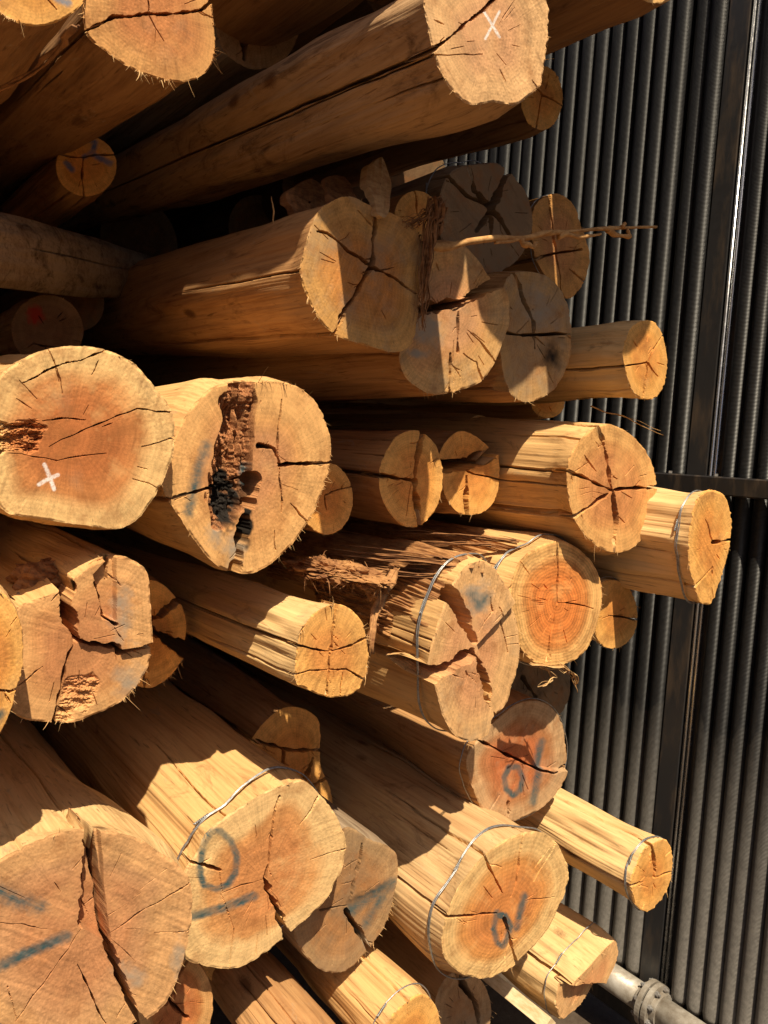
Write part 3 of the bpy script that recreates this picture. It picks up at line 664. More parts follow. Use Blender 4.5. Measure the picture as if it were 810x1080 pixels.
R['g1'] = build_log('large weathered grey log end with black star cracks, above the long splinter', [(463, 215), (470, 190), (485, 177), (505, 173), (527, 173), (542, 186), (555, 204), (561, 227), (559, 250), (545, 275), (520, 288), (490, 282), (470, 260), (463, 238)], 1.62, sat=1.2, seed=12, side=GRY,
    cracks=[([(518, 219), (500, 201), (494, 174)], 5, .07), ([(518, 219), (527, 201), (539, 177)], 8, .07), ([(518, 219), (492, 206), (466, 179)], 4, .06), ([(518, 220), (503, 243)], 5, .06), ([(518, 220), (517, 252)], 4, .06), ([(518, 220), (537, 247)], 5, .06)], **gy, wires=[(.068, 1, .0013)], fringe=(50, 0, 1.2))
R['o2'] = build_log('tall orange oval log end on the wall side of the grey star-cracked log', [(563, 221), (579, 206), (592, 205), (605, 216), (612, 234), (622, 267), (620, 286), (613, 303), (600, 315), (590, 306), (575, 290), (563, 262)], 1.75, sat=1.0, seed=13, side=RED,
    cracks=[([(581, 208), (583, 234), (587, 271), (592, 308)], 2, .1), ([(564, 274), (587, 267), (613, 263)], 3, .05), ([(601, 284), (613, 294)], 2, .02)], heart=(0.500, 0.255, 0.110), mid=(0.520, 0.288, 0.110), sap=(0.582, 0.309, 0.103), wires=[(.02, 1, .0013)])
R['sp'] = build_log('split log whose wide crack cuts off its cap, pale sunlit lower edge', [(446, 288), (450, 271), (461, 260), (479, 257), (498, 259), (514, 275), (522, 288), (531, 301), (537, 319), (537, 341), (531, 360), (522, 382), (507, 403), (483, 412), (461, 416), (446, 412), (431, 401), (423, 386), (422, 365), (428, 330), (438, 305)],
    1.46, sat=1.0, seed=14, side=RED, cracks=[([(436, 331), (443, 328), (468, 323), (494, 317), (511, 306), (533, 294)], 12, .16), ([(484, 323), (483, 371)], 3, .05), ([(475, 373), (475, 412)], 3, .05), ([(500, 354), (522, 381)], 2.2, .04), ([(489, 373), (503, 382), (511, 403)], 2, .04)],
    heart=(0.520, 0.299, 0.156), mid=(0.562, 0.318, 0.132), sap=(0.624, 0.371, 0.147), grey=.25, fringe=(40, 0, 1.2), blobs=[('grey', (450, 345), (18, 22), .8), ('grey', (440, 372), (14, 6), .7)], checks=16, steps=[([(430, 333), (468, 323), (512, 306), (540, 290), (540, 240), (430, 240)], .02)])
R['g2'] = build_log('dark grey cracked log end with blackened middle, beside the jutting yellow post', [(542, 288), (568, 288), (587, 299), (600, 323), (603, 353), (600, 382), (587, 408), (568, 421), (550, 423), (535, 410), (527, 379), (522, 356), (524, 330), (530, 305)], 1.52, sat=1.2, seed=15, side=RED,
    cracks=[([(542, 288), (553, 319), (563, 341), (564, 367)], 4, .06), ([(535, 351), (568, 353), (604, 353)], 3, .05), ([(531, 367), (536, 408)], 2.2, .04)], heart=(0.360, 0.250, 0.150), mid=(0.360, 0.240, 0.140), sap=(0.420, 0.280, 0.150), grey=.4, blobs=[('grey', (575, 325), (26, 26), .9), ('tar', (583, 375), (15, 20), 1.0)], fringe=(40, 0, 1))
R['y1'] = build_log('slim yellow post jutting furthest in the upper stack, bright round end against the tubes', [(661, 356), (666, 345), (679, 338), (692, 341), (701, 360), (704, 382), (701, 404), (692, 419), (679, 421), (666, 410), (659, 386), (657, 371)], 1.38, seed=16, side=PALE,
    cracks=[([(660, 386), (683, 382), (694, 397)], 1.8, .03), ([(683, 382), (679, 416)], 1.6, .03), ([(683, 382), (694, 356)], 1.4, .02)], **yl, fringe=(60, 0, 1), taper=.02)
R['s1'] = build_log('tiny orange log end tucked under the dark grey cracked log', ellipse(578, 424, 18, 17), 1.85, seed=17, side=RED, **yl)
R['s2'] = build_log('thin shaded log in the slot above the two small split ends', ellipse(506, 455, 15, 17), 1.9, seed=18, side=RED, heart=(0.500, 0.238, 0.083))
R['big'] = build_log('large round orange-hearted log with a small white chalk cross and a torn band', [(0, 397), (21, 381), (41, 371), (66, 366), (90, 365), (114, 369), (138, 381), (156, 399), (173, 420), (181, 433), (184, 454), (183, 478), (176, 499), (166, 520), (149, 544), (131, 556), (118, 558), (86, 554), (52, 549), (21, 544), (3, 537), (-12, 510), (-18, 470), (-14, 425)],
    1.40, seed=19, side=YEL, cracks=[([(24, 404), (55, 388), (86, 380), (112, 367)], 2.2, .03), ([(97, 395), (104, 380)], 2, .02), ([(52, 375), (66, 415)], 1.2, .01), ([(45, 444), (66, 441), (90, 443)], 1.8, .012), ([(52, 471), (104, 447), (145, 431), (184, 435)], 1.9, .03), ([(150, 471), (184, 462)], 1.8, .03), ([(10, 478), (60, 486), (112, 478)], 1.2, .008), ([(140, 505), (166, 514)], 1.3, .01)],
    marks=[('white', [(47, 490), (52, 502), (57, 516)], 4, 1.2), ('white', [(41, 511), (51, 505), (61, 501)], 4, 1.2)], rough=[([(-20, 440), (20, 446), (40, 443), (48, 452), (42, 468), (44, 479), (10, 478), (-20, 475)], .012)],
    heart=(0.46, 0.17, 0.055), mid=(0.53, 0.235, 0.08), sap=(0.72, 0.47, 0.20), hn=.45, pith=(75, 462), fringe=(30, 0, .8))
R['rot'] = build_log('log with a rotten crumbling hollow heart and faint blue paint on its rim', [(210, 420), (225, 408), (252, 403), (280, 402), (300, 403), (320, 412), (337, 430), (347, 455), (350, 480), (345, 505), (332, 540), (312, 570), (290, 592), (268, 604), (250, 605), (235, 600), (220, 588), (200, 562), (183, 535), (172, 515), (173, 495), (180, 470), (195, 440)],
    1.45, sat=0.92, seed=20, side=YEL, cracks=[([(174, 528), (218, 515), (249, 508), (272, 502)], 5, .07), ([(273, 470), (289, 473), (295, 491), (325, 489), (348, 487)], 5, .07), ([(295, 493), (297, 540)], 2.2, .03), ([(297, 421), (293, 479)], 2.2, .03), ([(268, 505), (264, 530), (255, 563), (247, 605)], 12, .08), ([(307, 531), (323, 549)], 1.8, .02), ([(290, 560), (291, 580)], 1.5, .02)],
    hollow=[([(240, 400), (266, 398), (273, 430), (272, 462), (266, 490), (262, 520), (254, 552), (238, 560), (226, 553), (219, 525), (223, 480), (232, 440)], .034)], blobs=[('tar', (240, 528), (19, 34), .35), ('tar', (262, 545), (6, 30), .5), ('tar', (262, 515), (6, 22), 1.2), ('grey', (247, 580), (14, 26), .9), ('grey', (226, 560), (10, 18), .9)],
    marks=[('blue', [(217, 470), (208, 500), (199, 540)], 9, 8), ('blue', [(263, 490), (262, 510)], 4, 4)], heart=(0.520, 0.255, 0.101), mid=(0.624, 0.326, 0.103), sap=(0.686, 0.379, 0.125), fringe=(90, 0, 1.3), pith=(262, 500))
R['s3'] = build_log('small orange log end half behind the hollow-hearted log', ellipse(345, 526, 28, 38), 1.62, seed=21, side=RED, cracks=[([(343, 523), (373, 513)], 2.4, .04), ([(343, 523), (345, 538)], 1.6, .03)], **yl, fringe=(60, 0, 1.2))
R['s4'] = build_log('small yellow log end with a T-shaped crack, in the middle of the stack', [(402, 490), (408, 475), (418, 461), (434, 454), (447, 457), (461, 472), (467, 493), (467, 515), (461, 536), (450, 550), (440, 556), (425, 554), (411, 540), (402, 522), (400, 504)], 1.56, seed=22, side=RED,
    cracks=[([(401, 502), (420, 505), (438, 507)], 4.5, .06, .9), ([(446, 455), (440, 482), (438, 507)], 5, .06), ([(438, 507), (440, 532), (444, 556)], 5.5, .06), ([(434, 511), (429, 544)], 1.2, .02)], **yl, fringe=(40, 0, .8))
R['s5'] = build_log('small yellow log with a wide open slot cleft through its end', [(470, 484), (479, 466), (493, 455), (508, 459), (524, 473), (526, 486), (527, 500), (524, 522), (513, 538), (497, 543), (483, 540), (470, 524), (467, 504)], 1.65, seed=23, side=RED,
    cracks=[([(468, 492), (493, 490), (510, 484), (526, 475)], 11, .2), ([(479, 491), (500, 500), (526, 506)], 1.8, .03), ([(492, 502), (493, 543)], 4.5, .06)], **yl, fringe=(30, 0, .8), steps=[([(460, 493), (510, 486), (535, 474), (530, 440), (460, 440)], .025)])
R['c1'] = build_log('round thick log with a cross-shaped crack, jutting beside the rail of the wall', [(599, 491), (610, 467), (626, 452), (642, 447), (662, 456), (681, 475), (691, 499), (693, 527), (685, 554), (670, 576), (650, 583), (630, 576), (610, 554), (601, 527)], 1.40, sat=0.94, seed=24, side=YEL,
    cracks=[([(632, 450), (640, 483), (646, 517)], 5.5, .06), ([(597, 497), (620, 505), (645, 517)], 3.6, .05), ([(645, 517), (691, 513)], 4.5, .05), ([(644, 519), (622, 535), (600, 549)], 5, .05), ([(647, 518), (650, 550), (648, 583)], 5.5, .06), ([(617, 480), (629, 497)], 1.5, .02)],
    heart=(0.55, 0.25, 0.085), mid=(0.593, 0.287, 0.088), sap=(0.666, 0.362, 0.114), fringe=(50, 0, 1), sidechecks=14)
R['w1'] = build_log('wired yellow log jutting furthest towards the tubes, with a slanting blocky end', [(733, 535), (743, 519), (757, 518), (768, 527), (772, 550), (770, 578), (762, 606), (751, 635), (739, 635), (733, 618), (728, 600), (727, 570)], 1.24, seed=25, side=PALE,
    cracks=[([(753, 572), (772, 569)], 4, .05), ([(745, 548), (752, 571)], 1.4, .02), ([(737, 618), (752, 598)], 2, .03)], wires=[(.044, 2, .0014)], **yl, fringe=(50, 0, 1), bump=1.4, taper=.0)
R['red'] = build_log('bright reddish round log with fresh growth rings, wired near its end', [(539, 616), (548, 593), (563, 579), (585, 571), (603, 574), (622, 590), (633, 612), (635, 634), (629, 660), (618, 686), (600, 699), (577, 703), (559, 695), (548, 680), (542, 655), (538, 635)], 1.46, seed=26, side=YEL,
    cracks=[([(588, 573), (588, 636)], 2, .03), ([(588, 636), (626, 642)], 1.5, .02), ([(587, 640), (580, 670), (576, 702)], 1.6, .03)], heart=(0.64, 0.225, 0.06), mid=(0.58, 0.24, 0.07), sap=(0.68, 0.40, 0.15), sat=1.0, hn=.16, rk=2.6, pith=(588, 637), wires=[(.056, 2, .0014)], fringe=(70, 0, 1.2), checks=20, saw=.15)
R['s6'] = build_log('small yellow log end between the reddish ringed log and the tubes', [(634, 615), (650, 612), (664, 621), (672, 641), (670, 665), (660, 679), (646, 684), (632, 677), (626, 655), (627, 630)], 1.52, seed=27, side=PALE, cracks=[([(642, 649), (671, 653)], 2.4, .04)], wires=[(.012, 1, .0013)], **yl, fringe=(40, 0, 1))
R['wedge'] = build_log('split log with three gaping wedge cracks, bound by a wire under loose bark', [(450, 704), (455, 682), (463, 656), (472, 630), (485, 604), (500, 593), (518, 595), (533, 616), (542, 630), (551, 660), (554, 682), (551, 708), (544, 727), (539, 745), (522, 762), (513, 771), (496, 779), (477, 775), (464, 756), (457, 730), (451, 712)], 1.35, sat=0.88, seed=28, side=YEL,
    cracks=[([(474, 626), (489, 649), (501, 677)], 14, .12), ([(449, 711), (470, 704), (499, 686)], 14, .12, .8), ([(498, 686), (513, 719), (518, 745), (523, 763)], 17, .14), ([(518, 630), (520, 645), (505, 667)], 1.6, .02), ([(487, 706), (489, 711)], 4, .02), ([(527, 640), (541, 690)], 1.4, .015)],
    heart=(0.572, 0.284, 0.114), mid=(0.603, 0.326, 0.125), sap=(0.655, 0.371, 0.132), grey=.2, blobs=[('grey', (505, 632), (18, 22), .8)], marks=[('blue', [(498, 628), (506, 640), (514, 630)], 7, 8)], wires=[(.05, 2, .0015)], fringe=(60, 0, 1), pith=(500, 685), steps=[([(498, 690), (513, 720), (518, 750), (505, 790), (440, 790), (440, 712), (470, 706)], -.012), ([(504, 680), (560, 620), (565, 770), (525, 765), (515, 720)], .014)])
R['l1'] = build_log('pale fuzzy log end cut off by the picture edge, beside the five-crack log', [(-30, 612), (0, 623), (13, 637), (22, 657), (25, 683), (23, 707), (17, 730), (13, 747), (0, 775), (-20, 785), (-45, 770), (-58, 730), (-60, 680), (-52, 635)], 1.30, seed=29, side=YEL, cracks=[([(-10, 727), (10, 730), (24, 729)], 4, .05)],
    marks=[('blue', [(2, 752), (-8, 768)], 8, 6)], **yl, fringe=(70, 0, 1))
R['five'] = build_log('knotty log end split by five cracks, with grey and fuzzy sawn patches', [(20, 640), (37, 632), (63, 623), (73, 612), (90, 597), (107, 588), (127, 586), (143, 592), (153, 603), (156, 627), (158, 653), (159, 677), (157, 700), (147, 720), (127, 740), (103, 753), (77, 762), (57, 762), (33, 760), (17, 755), (10, 740), (14, 713), (17, 687), (16, 660)], 1.43, sat=0.9, seed=30, side=YEL,
    cracks=[([(67, 613), (68, 640), (75, 660), (80, 675)], 13, .13), ([(80, 675), (100, 678), (122, 680), (125, 688), (159, 680)], 6, .08), ([(80, 675), (68, 703), (62, 733), (57, 764)], 3.6, .05), ([(97, 613), (107, 650), (120, 657)], 3.6, .05), ([(112, 586), (112, 610)], 5, .05), ([(45, 703), (20, 723)], 1.6, .02), ([(52, 740), (57, 720)], 1.3, .01)],
    blobs=[('grey', (128, 650), (16, 40), .9), ('grey', (135, 715), (22, 22), 1.2)], rough=[([(70, 712), (100, 705), (106, 720), (98, 745), (70, 760), (55, 760), (62, 735)], .007)], heart=(0.50, 0.225, 0.08), mid=(0.572, 0.283, 0.092), sap=(0.645, 0.344, 0.118), fringe=(110, 0, 1.2), pith=(82, 676), steps=[([(80, 672), (75, 655), (66, 606), (165, 570), (170, 678), (125, 684)], -.010), ([(97, 605), (120, 580), (120, 654), (108, 648)], .012)])
R['w3'] = build_log('small shaded log cleft into wedges, behind the five-crack log', [(157, 612), (173, 617), (187, 632), (200, 645), (204, 663), (201, 682), (190, 700), (178, 715), (160, 725), (140, 720), (128, 695), (125, 660), (135, 625)], 1.8, seed=31, side=RED,
    cracks=[([(193, 635), (175, 648), (152, 662)], 15, .22), ([(155, 663), (175, 675), (198, 688)], 13, .22), ([(157, 665), (153, 725)], 3, .1)], **yl, fringe=(110, 0, 1.3), steps=[([(155, 660), (210, 625), (215, 695)], .03)])
R['sq'] = build_log('yellow squarish log end with a plus-shaped crack, alone in full sun mid-stack', [(315, 676), (321, 660), (334, 645), (353, 637), (369, 642), (382, 656), (388, 679), (389, 701), (385, 717), (373, 732), (353, 736), (337, 733), (321, 725), (313, 720), (312, 698)], 1.36, (-220, 470), seed=32, side=PALE,
    cracks=[([(355, 638), (350, 666), (349, 685)], 3.6, .05), ([(318, 681), (349, 687), (388, 672)], 2.4, .04), ([(349, 685), (347, 711), (344, 735)], 3, .05), ([(315, 712), (347, 706), (366, 706), (380, 713)], 1.8, .03), ([(362, 710), (360, 730)], 1.3, .015)], heart=(0.645, 0.301, 0.085), mid=(0.676, 0.353, 0.099), sap=(0.707, 0.379, 0.110), fringe=(80, 0, 1.1))
R['gap'] = build_log('shaded orange log end cleft into quarters, in the dark gap below the plus-cracked log', [(262, 790), (268, 775), (281, 760), (298, 747), (318, 747), (334, 757), (338, 772), (338, 790), (338, 800), (340, 812), (348, 830), (350, 850), (335, 865), (310, 868), (285, 855), (268, 825)], 1.95, seed=33, side=RED,
    cracks=[([(262, 778), (299, 790), (339, 791)], 4, .1), ([(299, 790), (297, 815)], 3, .08), ([(325, 830), (342, 822)], 4, .1), ([(330, 800), (318, 830)], 5, .1)], **yl, fringe=(50, 0, 1))
R['huge'] = build_log('biggest log of the lower corner, gaping wedge crack and faint blue paint strokes', [(0, 907), (27, 892), (57, 880), (87, 875), (117, 875), (143, 882), (167, 897), (187, 910), (198, 927), (200, 950), (197, 980), (190, 1007), (182, 1033), (170, 1057), (150, 1073), (130, 1090), (90, 1112), (40, 1118), (0, 1105), (-40, 1070), (-55, 1010), (-50, 960), (-30, 927)],
    1.38, (-220, 520), sat=0.93, seed=34, side=PALE, cracks=[([(92, 873), (90, 920), (86, 975)], 8, .07, .0), ([(96, 875), (107, 940), (115, 1000)], 3.5, .05, 1.1), ([(113, 995), (127, 1033), (138, 1060), (150, 1076)], 9, .08), ([(0, 973), (25, 975), (50, 980)], 1.5, .012), ([(88, 977), (55, 1025), (17, 1077)], 1.7, .02), ([(112, 981), (150, 955), (190, 931)], 1.7, .02), ([(82, 1018), (95, 1045), (112, 1080)], 2.2, .03), ([(160, 980), (190, 975)], 1.2, .01), ([(8, 1040), (18, 1075)], 1.2, .01)],
    marks=[('blue', [(-10, 1024), (30, 1005), (70, 988)], 11, 6), ('blue', [(-5, 938), (18, 950), (42, 956)], 14, 12)], blobs=[('grey', (135, 1025), (20, 14), 1.1), ('grey', (185, 1010), (10, 30), 1.1)],
    heart=(0.49, 0.235, 0.10), mid=(0.500, 0.270, 0.120), sap=(0.582, 0.318, 0.125), pith=(86, 978), fringe=(30, 0, .8), saw=.4, steps=[([(91, 868), (97, 868), (107, 940), (113, 992), (86, 978), (90, 920)], .03), ([(102, 868), (205, 868), (205, 1095), (150, 1080), (128, 1033), (115, 1000), (108, 940)], -.012)])
R['zero'] = build_log('big wired log with a blue painted zero and bar beside a stepped crack', [(197, 915), (207, 900), (217, 880), (237, 862), (263, 845), (283, 834), (303, 826), (320, 823), (337, 837), (353, 857), (365, 883), (364, 907), (353, 933), (337, 957), (310, 980), (287, 1000), (260, 1017), (240, 1022), (213, 1018), (195, 1010), (185, 985), (187, 945)], 1.5, sat=0.92, seed=35, side=YEL,
    cracks=[([(190, 903), (203, 910), (232, 918)], 5, .05, .9), ([(232, 917), (235, 942), (277, 928)], 1.8, .03), ([(295, 840), (285, 893), (280, 927)], 3.6, .05, .0), ([(280, 928), (293, 960), (307, 990)], 9, .07), ([(328, 907), (364, 895)], 1.8, .03), ([(233, 943), (247, 980), (242, 1020)], 1.2, .015), ([(316, 870), (333, 842)], 2, .03)],
    marks=[('blue', [(217, 886), (223, 877), (233, 877), (244, 888), (250, 903), (249, 920), (241, 933), (229, 938), (216, 934), (211, 922), (213, 900), (217, 886)], 7, 3), ('blue', [(200, 967), (237, 958), (268, 945)], 9.5, 3.5)], heart=(0.56, 0.245, 0.075), mid=(0.614, 0.300, 0.092), sap=(0.70, 0.46, 0.19), wires=[(.05, 2, .0014)], fringe=(40, 0, .9), pith=(280, 928))
wires_knot['big wired log with a blue painted zero and bar beside a stepped crack'] = (283, 834)
R['dk'] = build_log('dark stained log end with black smears and grey lower half, behind the painted-zero log', [(367, 873), (390, 885), (410, 893), (420, 907), (417, 940), (410, 967), (400, 987), (385, 1005), (367, 1023), (343, 1025), (327, 1013), (313, 993), (311, 970), (325, 930), (345, 890)], 1.58, sat=1.2, seed=36, side=GRY,
    cracks=[([(382, 890), (370, 947)], 3.5, .05), ([(365, 960), (377, 980), (388, 1001)], 7, .08), ([(338, 960), (365, 955)], 3, .04)], marks=[('blue', [(368, 962), (400, 940), (416, 930)], 9, 7), ('tar', [(370, 950), (405, 935)], 5, 8), ('blue', [(385, 975), (402, 946)], 7, 7)], heart=(0.360, 0.220, 0.125), mid=(0.340, 0.220, 0.130), sap=(0.360, 0.250, 0.150), grey=.42, fringe=(60, 0, 1.2), pith=(366, 955))
R['n1'] = build_log('brown-hearted log with a dark painted 01, under the wedge-cracked log', [(492, 801), (500, 786), (511, 775), (529, 760), (548, 745), (570, 741), (589, 751), (598, 767), (601, 790), (600, 812), (589, 834), (570, 853), (548, 864), (526, 867), (511, 856), (500, 834), (494, 816)], 1.60, sat=0.95, seed=37, side=RED,
    cracks=[([(499, 776), (526, 791), (559, 808)], 4, .05), ([(559, 808), (585, 816), (601, 808)], 3, .04), ([(536, 846), (534, 866)], 3, .03)], marks=[('blue', [(537, 809), (546, 809), (551, 820), (549, 833), (541, 839), (534, 832), (532, 820), (537, 809)], 6, 2.5), ('blue', [(575, 784), (568, 815), (562, 846)], 7.5, 4)],
    heart=(0.460, 0.150, 0.051), mid=(0.440, 0.205, 0.083), sap=(0.480, 0.307, 0.156), grey=.2, hn=.35, wires=[(.018, 1, .0013)], fringe=(70, 0, 1), steps=[([(490, 772), (526, 791), (559, 808), (610, 815), (610, 730), (500, 730)], .012)])
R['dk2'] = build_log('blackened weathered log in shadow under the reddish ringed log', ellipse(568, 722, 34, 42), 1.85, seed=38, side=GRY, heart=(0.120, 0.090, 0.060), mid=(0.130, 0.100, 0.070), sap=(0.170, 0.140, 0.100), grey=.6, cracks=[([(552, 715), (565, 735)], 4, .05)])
R['y2'] = build_log('slim pale log with a wire round its end, standing clear of the lower stack', [(666, 936), (666, 928), (672, 912), (679, 897), (690, 889), (703, 886), (709, 900), (709, 920), (704, 939), (693, 955), (682, 962), (671, 955)], 1.30, seed=39, side=PALE,
    cracks=[([(686, 891), (690, 925)], 3, .04), ([(690, 926), (709, 919)], 2, .03), ([(667, 935), (679, 930)], 2.5, .03)], **yl, wires=[(.022, 2, .0013)], fringe=(60, 0, 1), bump=1.3, taper=.0)
R['n2'] = build_log('big wired orange log with a blue 01 painted at its pith', [(467, 983), (475, 954), (490, 926), (514, 899), (539, 883), (563, 877), (583, 885), (596, 906), (600, 926), (591, 954), (579, 979), (559, 1003), (534, 1024), (510, 1032), (486, 1026), (469, 1009)], 1.40, seed=40, side=((0.60, 0.38, 0.16), (0.47, 0.25, 0.09), (0.24, 0.10, 0.035)),
    cracks=[([(468, 965), (490, 966), (524, 963)], 3, .05, .6), ([(532, 969), (541, 1011)], 3.6, .05), ([(506, 897), (520, 922), (530, 942)], 2.6, .04), ([(553, 879), (547, 914), (539, 946)], 2, .03), ([(586, 888), (563, 930)], 1.2, .015), ([(555, 950), (585, 946)], 1.4, .02)],
    marks=[('blue', [(524, 962), (521, 980), (524, 994), (530, 998), (535, 990), (539, 976), (533, 966)], 6, 3), ('blue', [(553, 945), (549, 962), (545, 979)], 7, 4)], blobs=[('blue', (531, 966), (8, 6), .4)], heart=(0.57, 0.235, 0.07), mid=(0.603, 0.287, 0.085), sap=(0.66, 0.43, 0.18), hn=.3, rk=1.5, wires=[(.05, 2, .0015)], fringe=(40, 0, .9), pith=(531, 966))
wires_knot['big wired orange log with a blue 01 painted at its pith'] = (469, 990)
R['b2'] = build_log('pale wired log with a slanting split end, lowest beside the flanged pipe', [(603, 1040), (619, 1022), (634, 1005), (648, 992), (652, 1000), (650, 1015), (643, 1030), (634, 1049), (622, 1068), (611, 1078), (602, 1082), (597, 1062)], 1.40, sat=0.9, seed=41, side=PALE, cracks=[([(602, 1042), (615, 1040), (637, 1038)], 4, .05, .9)], heart=(0.572, 0.276, 0.103), mid=(0.593, 0.318, 0.118), sap=(0.624, 0.353, 0.132), wires=[(.08, 1, .0014)], fringe=(40, 0, 1), bump=1.3, taper=.0, steps=[([(590, 1045), (640, 1038), (632, 1095), (590, 1095)], .03)])
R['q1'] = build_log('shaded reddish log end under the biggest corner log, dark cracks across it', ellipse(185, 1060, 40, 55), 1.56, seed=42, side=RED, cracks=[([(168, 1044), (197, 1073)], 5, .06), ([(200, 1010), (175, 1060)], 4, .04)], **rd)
R['q2'] = build_log('yellow log end showing as a crescent below the painted-zero log', ellipse(245, 1000, 38, 42), 1.8, seed=43, side=YEL, **yl, fringe=(40, 0, 1.2))
R['q3'] = build_log('dark brown trunk at the bottom edge, its end out of the picture', ellipse(345, 1140, 45, 50), 1.42, seed=44, side=RED)
R['q4'] = build_log('part-shaded log with a wire hoop, rising from the bottom edge', [(430, 1057), (446, 1049), (460, 1061), (465, 1085), (460, 1115), (445, 1135), (425, 1140), (408, 1125), (402, 1100), (412, 1075)], 1.42, seed=45, side=YEL, **yl, wires=[(.035, 1, .0015)])
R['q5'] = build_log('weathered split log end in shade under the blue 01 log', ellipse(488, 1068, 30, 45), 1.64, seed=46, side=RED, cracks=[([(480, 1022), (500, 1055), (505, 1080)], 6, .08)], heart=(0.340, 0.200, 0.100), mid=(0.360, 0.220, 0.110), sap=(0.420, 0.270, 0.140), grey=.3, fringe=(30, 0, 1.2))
# ------------------------------------------------------------------ deeper logs seen through the gaps, and unseen logs added past the picture to block light
def px_of(p):
    w = np.asarray(p, float)*U; z = w@fw
    return (405+F*(w@cr)/z, 540-F*(w@cu)/z)
def round_log(label, X, Z, r, Y, seed, group='logs stacked in the pile', vp=VP0, **kw):
    a = dict(res=.4, checks=2, fringe=(0, 0, 1), sidechecks=2, side=GRY, heart=(0.36, 0.2, 0.09), mid=(0.4, 0.24, 0.1), sap=(0.45, 0.28, 0.12)); a.update(kw)
    return build_log(label, [px_of((X+r*math.cos(t*math.pi/8), Y, Z+r*(1+.06*math.sin(seed*3))*math.sin(t*math.pi/8))) for t in range(16)], Y, vp, seed=seed, **a)
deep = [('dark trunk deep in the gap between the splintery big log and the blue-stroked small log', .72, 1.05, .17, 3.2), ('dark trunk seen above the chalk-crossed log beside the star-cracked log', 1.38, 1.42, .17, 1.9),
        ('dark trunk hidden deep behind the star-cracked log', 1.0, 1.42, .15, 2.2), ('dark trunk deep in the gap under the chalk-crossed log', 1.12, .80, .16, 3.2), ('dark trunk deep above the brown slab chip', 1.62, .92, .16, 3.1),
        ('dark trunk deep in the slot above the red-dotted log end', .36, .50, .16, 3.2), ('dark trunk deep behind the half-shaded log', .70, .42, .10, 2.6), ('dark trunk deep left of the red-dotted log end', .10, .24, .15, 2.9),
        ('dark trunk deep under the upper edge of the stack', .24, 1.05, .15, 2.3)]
DIM = dict(side=((0.2, 0.11, 0.05), (0.13, 0.065, 0.028), (0.07, 0.03, 0.013)), heart=(0.14, 0.08, 0.04), mid=(0.14, 0.08, 0.04), sap=(0.16, 0.1, 0.05))  # wood colours darkened so the deep ends read as shade
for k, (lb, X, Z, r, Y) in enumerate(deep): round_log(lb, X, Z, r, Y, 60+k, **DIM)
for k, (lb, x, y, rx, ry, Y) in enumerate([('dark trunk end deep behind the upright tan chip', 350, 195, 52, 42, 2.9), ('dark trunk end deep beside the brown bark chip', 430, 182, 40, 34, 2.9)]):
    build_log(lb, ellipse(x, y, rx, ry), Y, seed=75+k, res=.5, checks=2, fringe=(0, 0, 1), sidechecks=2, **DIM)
BEY = 'unseen log added to shade the stack, beyond the edge of the picture'  # added out of view to cut sky and bounce light and shade upper logs
for k in range(10):
    round_log(BEY, -0.16+0.05*math.sin(k*2.1), -1.92+0.37*k, .175, 1.42+0.07*math.sin(k*1.7), 80+k, 'unseen logs added beyond the picture to block light', res=.3, side=RED)
for k in range(9):
    round_log(BEY, -0.55+0.05*math.sin(k*1.3), -1.9+0.40*k, .19, 1.44+0.07*math.sin(k*2.7), 95+k, 'unseen logs added beyond the picture to block light', res=.25, side=RED)
for k, (X, Z, r, Y) in enumerate([(.22, 1.42, .17, 1.5), (.60, 1.48, .18, 1.5), (.90, 1.32, .27, 1.04), (1.30, 1.42, .15, .92), (1.63, 1.47, .17, .84), (1.98, 1.55, .17, .92), (1.48, 1.80, .18, 1.2), (.45, 1.8, .18, 1.45), (.85, 2.1, .18, 1.5), (1.9, 1.9, .18, 1.3)]):
    round_log(BEY, X, Z, r, Y, 110+k, 'unseen logs added beyond the picture to block light', res=.3, side=RED)
# ------------------------------------------------------------------ loose wood, bark and splinters
SPL = plain_wood('orange_splinter_wood', (0.60, 0.34, 0.13), (0.38, 0.18, 0.06))
SHRED = plain_wood('shredded_bark', (0.46, 0.235, 0.09), (0.20, 0.08, 0.03))
rg = random.Random(5)
def loose(name, label, cat, polys, mat, r0, r1, loc_i=0, flat=0.45, wob=0.004, group=None, n=14):
    mb = MB(); loc = polys[0][0]
    for k, p in enumerate(polys):
        strand_mesh(mb, np.asarray(p)-loc, r0*(1 if k == 0 else rg.uniform(.35, .8)), r1, rg, wob, n, flat)
    o = mb.build(name, mat, None, True, tuple(loc)); o['label'] = label; o['category'] = cat
    if group: o['group'] = group
    return o
def P(x, y, Y): return on_y([(x, y)], Y)[0]
loose('wood_splinter', 'long torn wood splinter sticking out sideways in front of the tubes', 'splinter',
      [[P(448, 262, 1.42), P(500, 255, 1.40), P(560, 250, 1.38), P(620, 244, 1.36), P(692, 239, 1.34)], [P(520, 256, 1.40), P(556, 252, 1.375), P(584, 243, 1.36)], [P(548, 251, 1.385), P(560, 262, 1.36), P(566, 256, 1.36)],
       [P(590, 247, 1.37), P(612, 252, 1.35), P(634, 246, 1.35)], [P(640, 243, 1.36), P(662, 249, 1.35), P(660, 240, 1.35)], [P(655, 240, 1.35), P(658, 234, 1.35)]], SPL, .0105, .0036, n=30, flat=.8)
loose('wood_splinter', 'thin pale sliver poking out below the slim yellow post', 'splinter', [[P(622, 427, 1.55), P(660, 441, 1.5), P(700, 459, 1.46)], [P(650, 437, 1.51), P(698, 453, 1.47)]], FIBRE, .0036, .001)
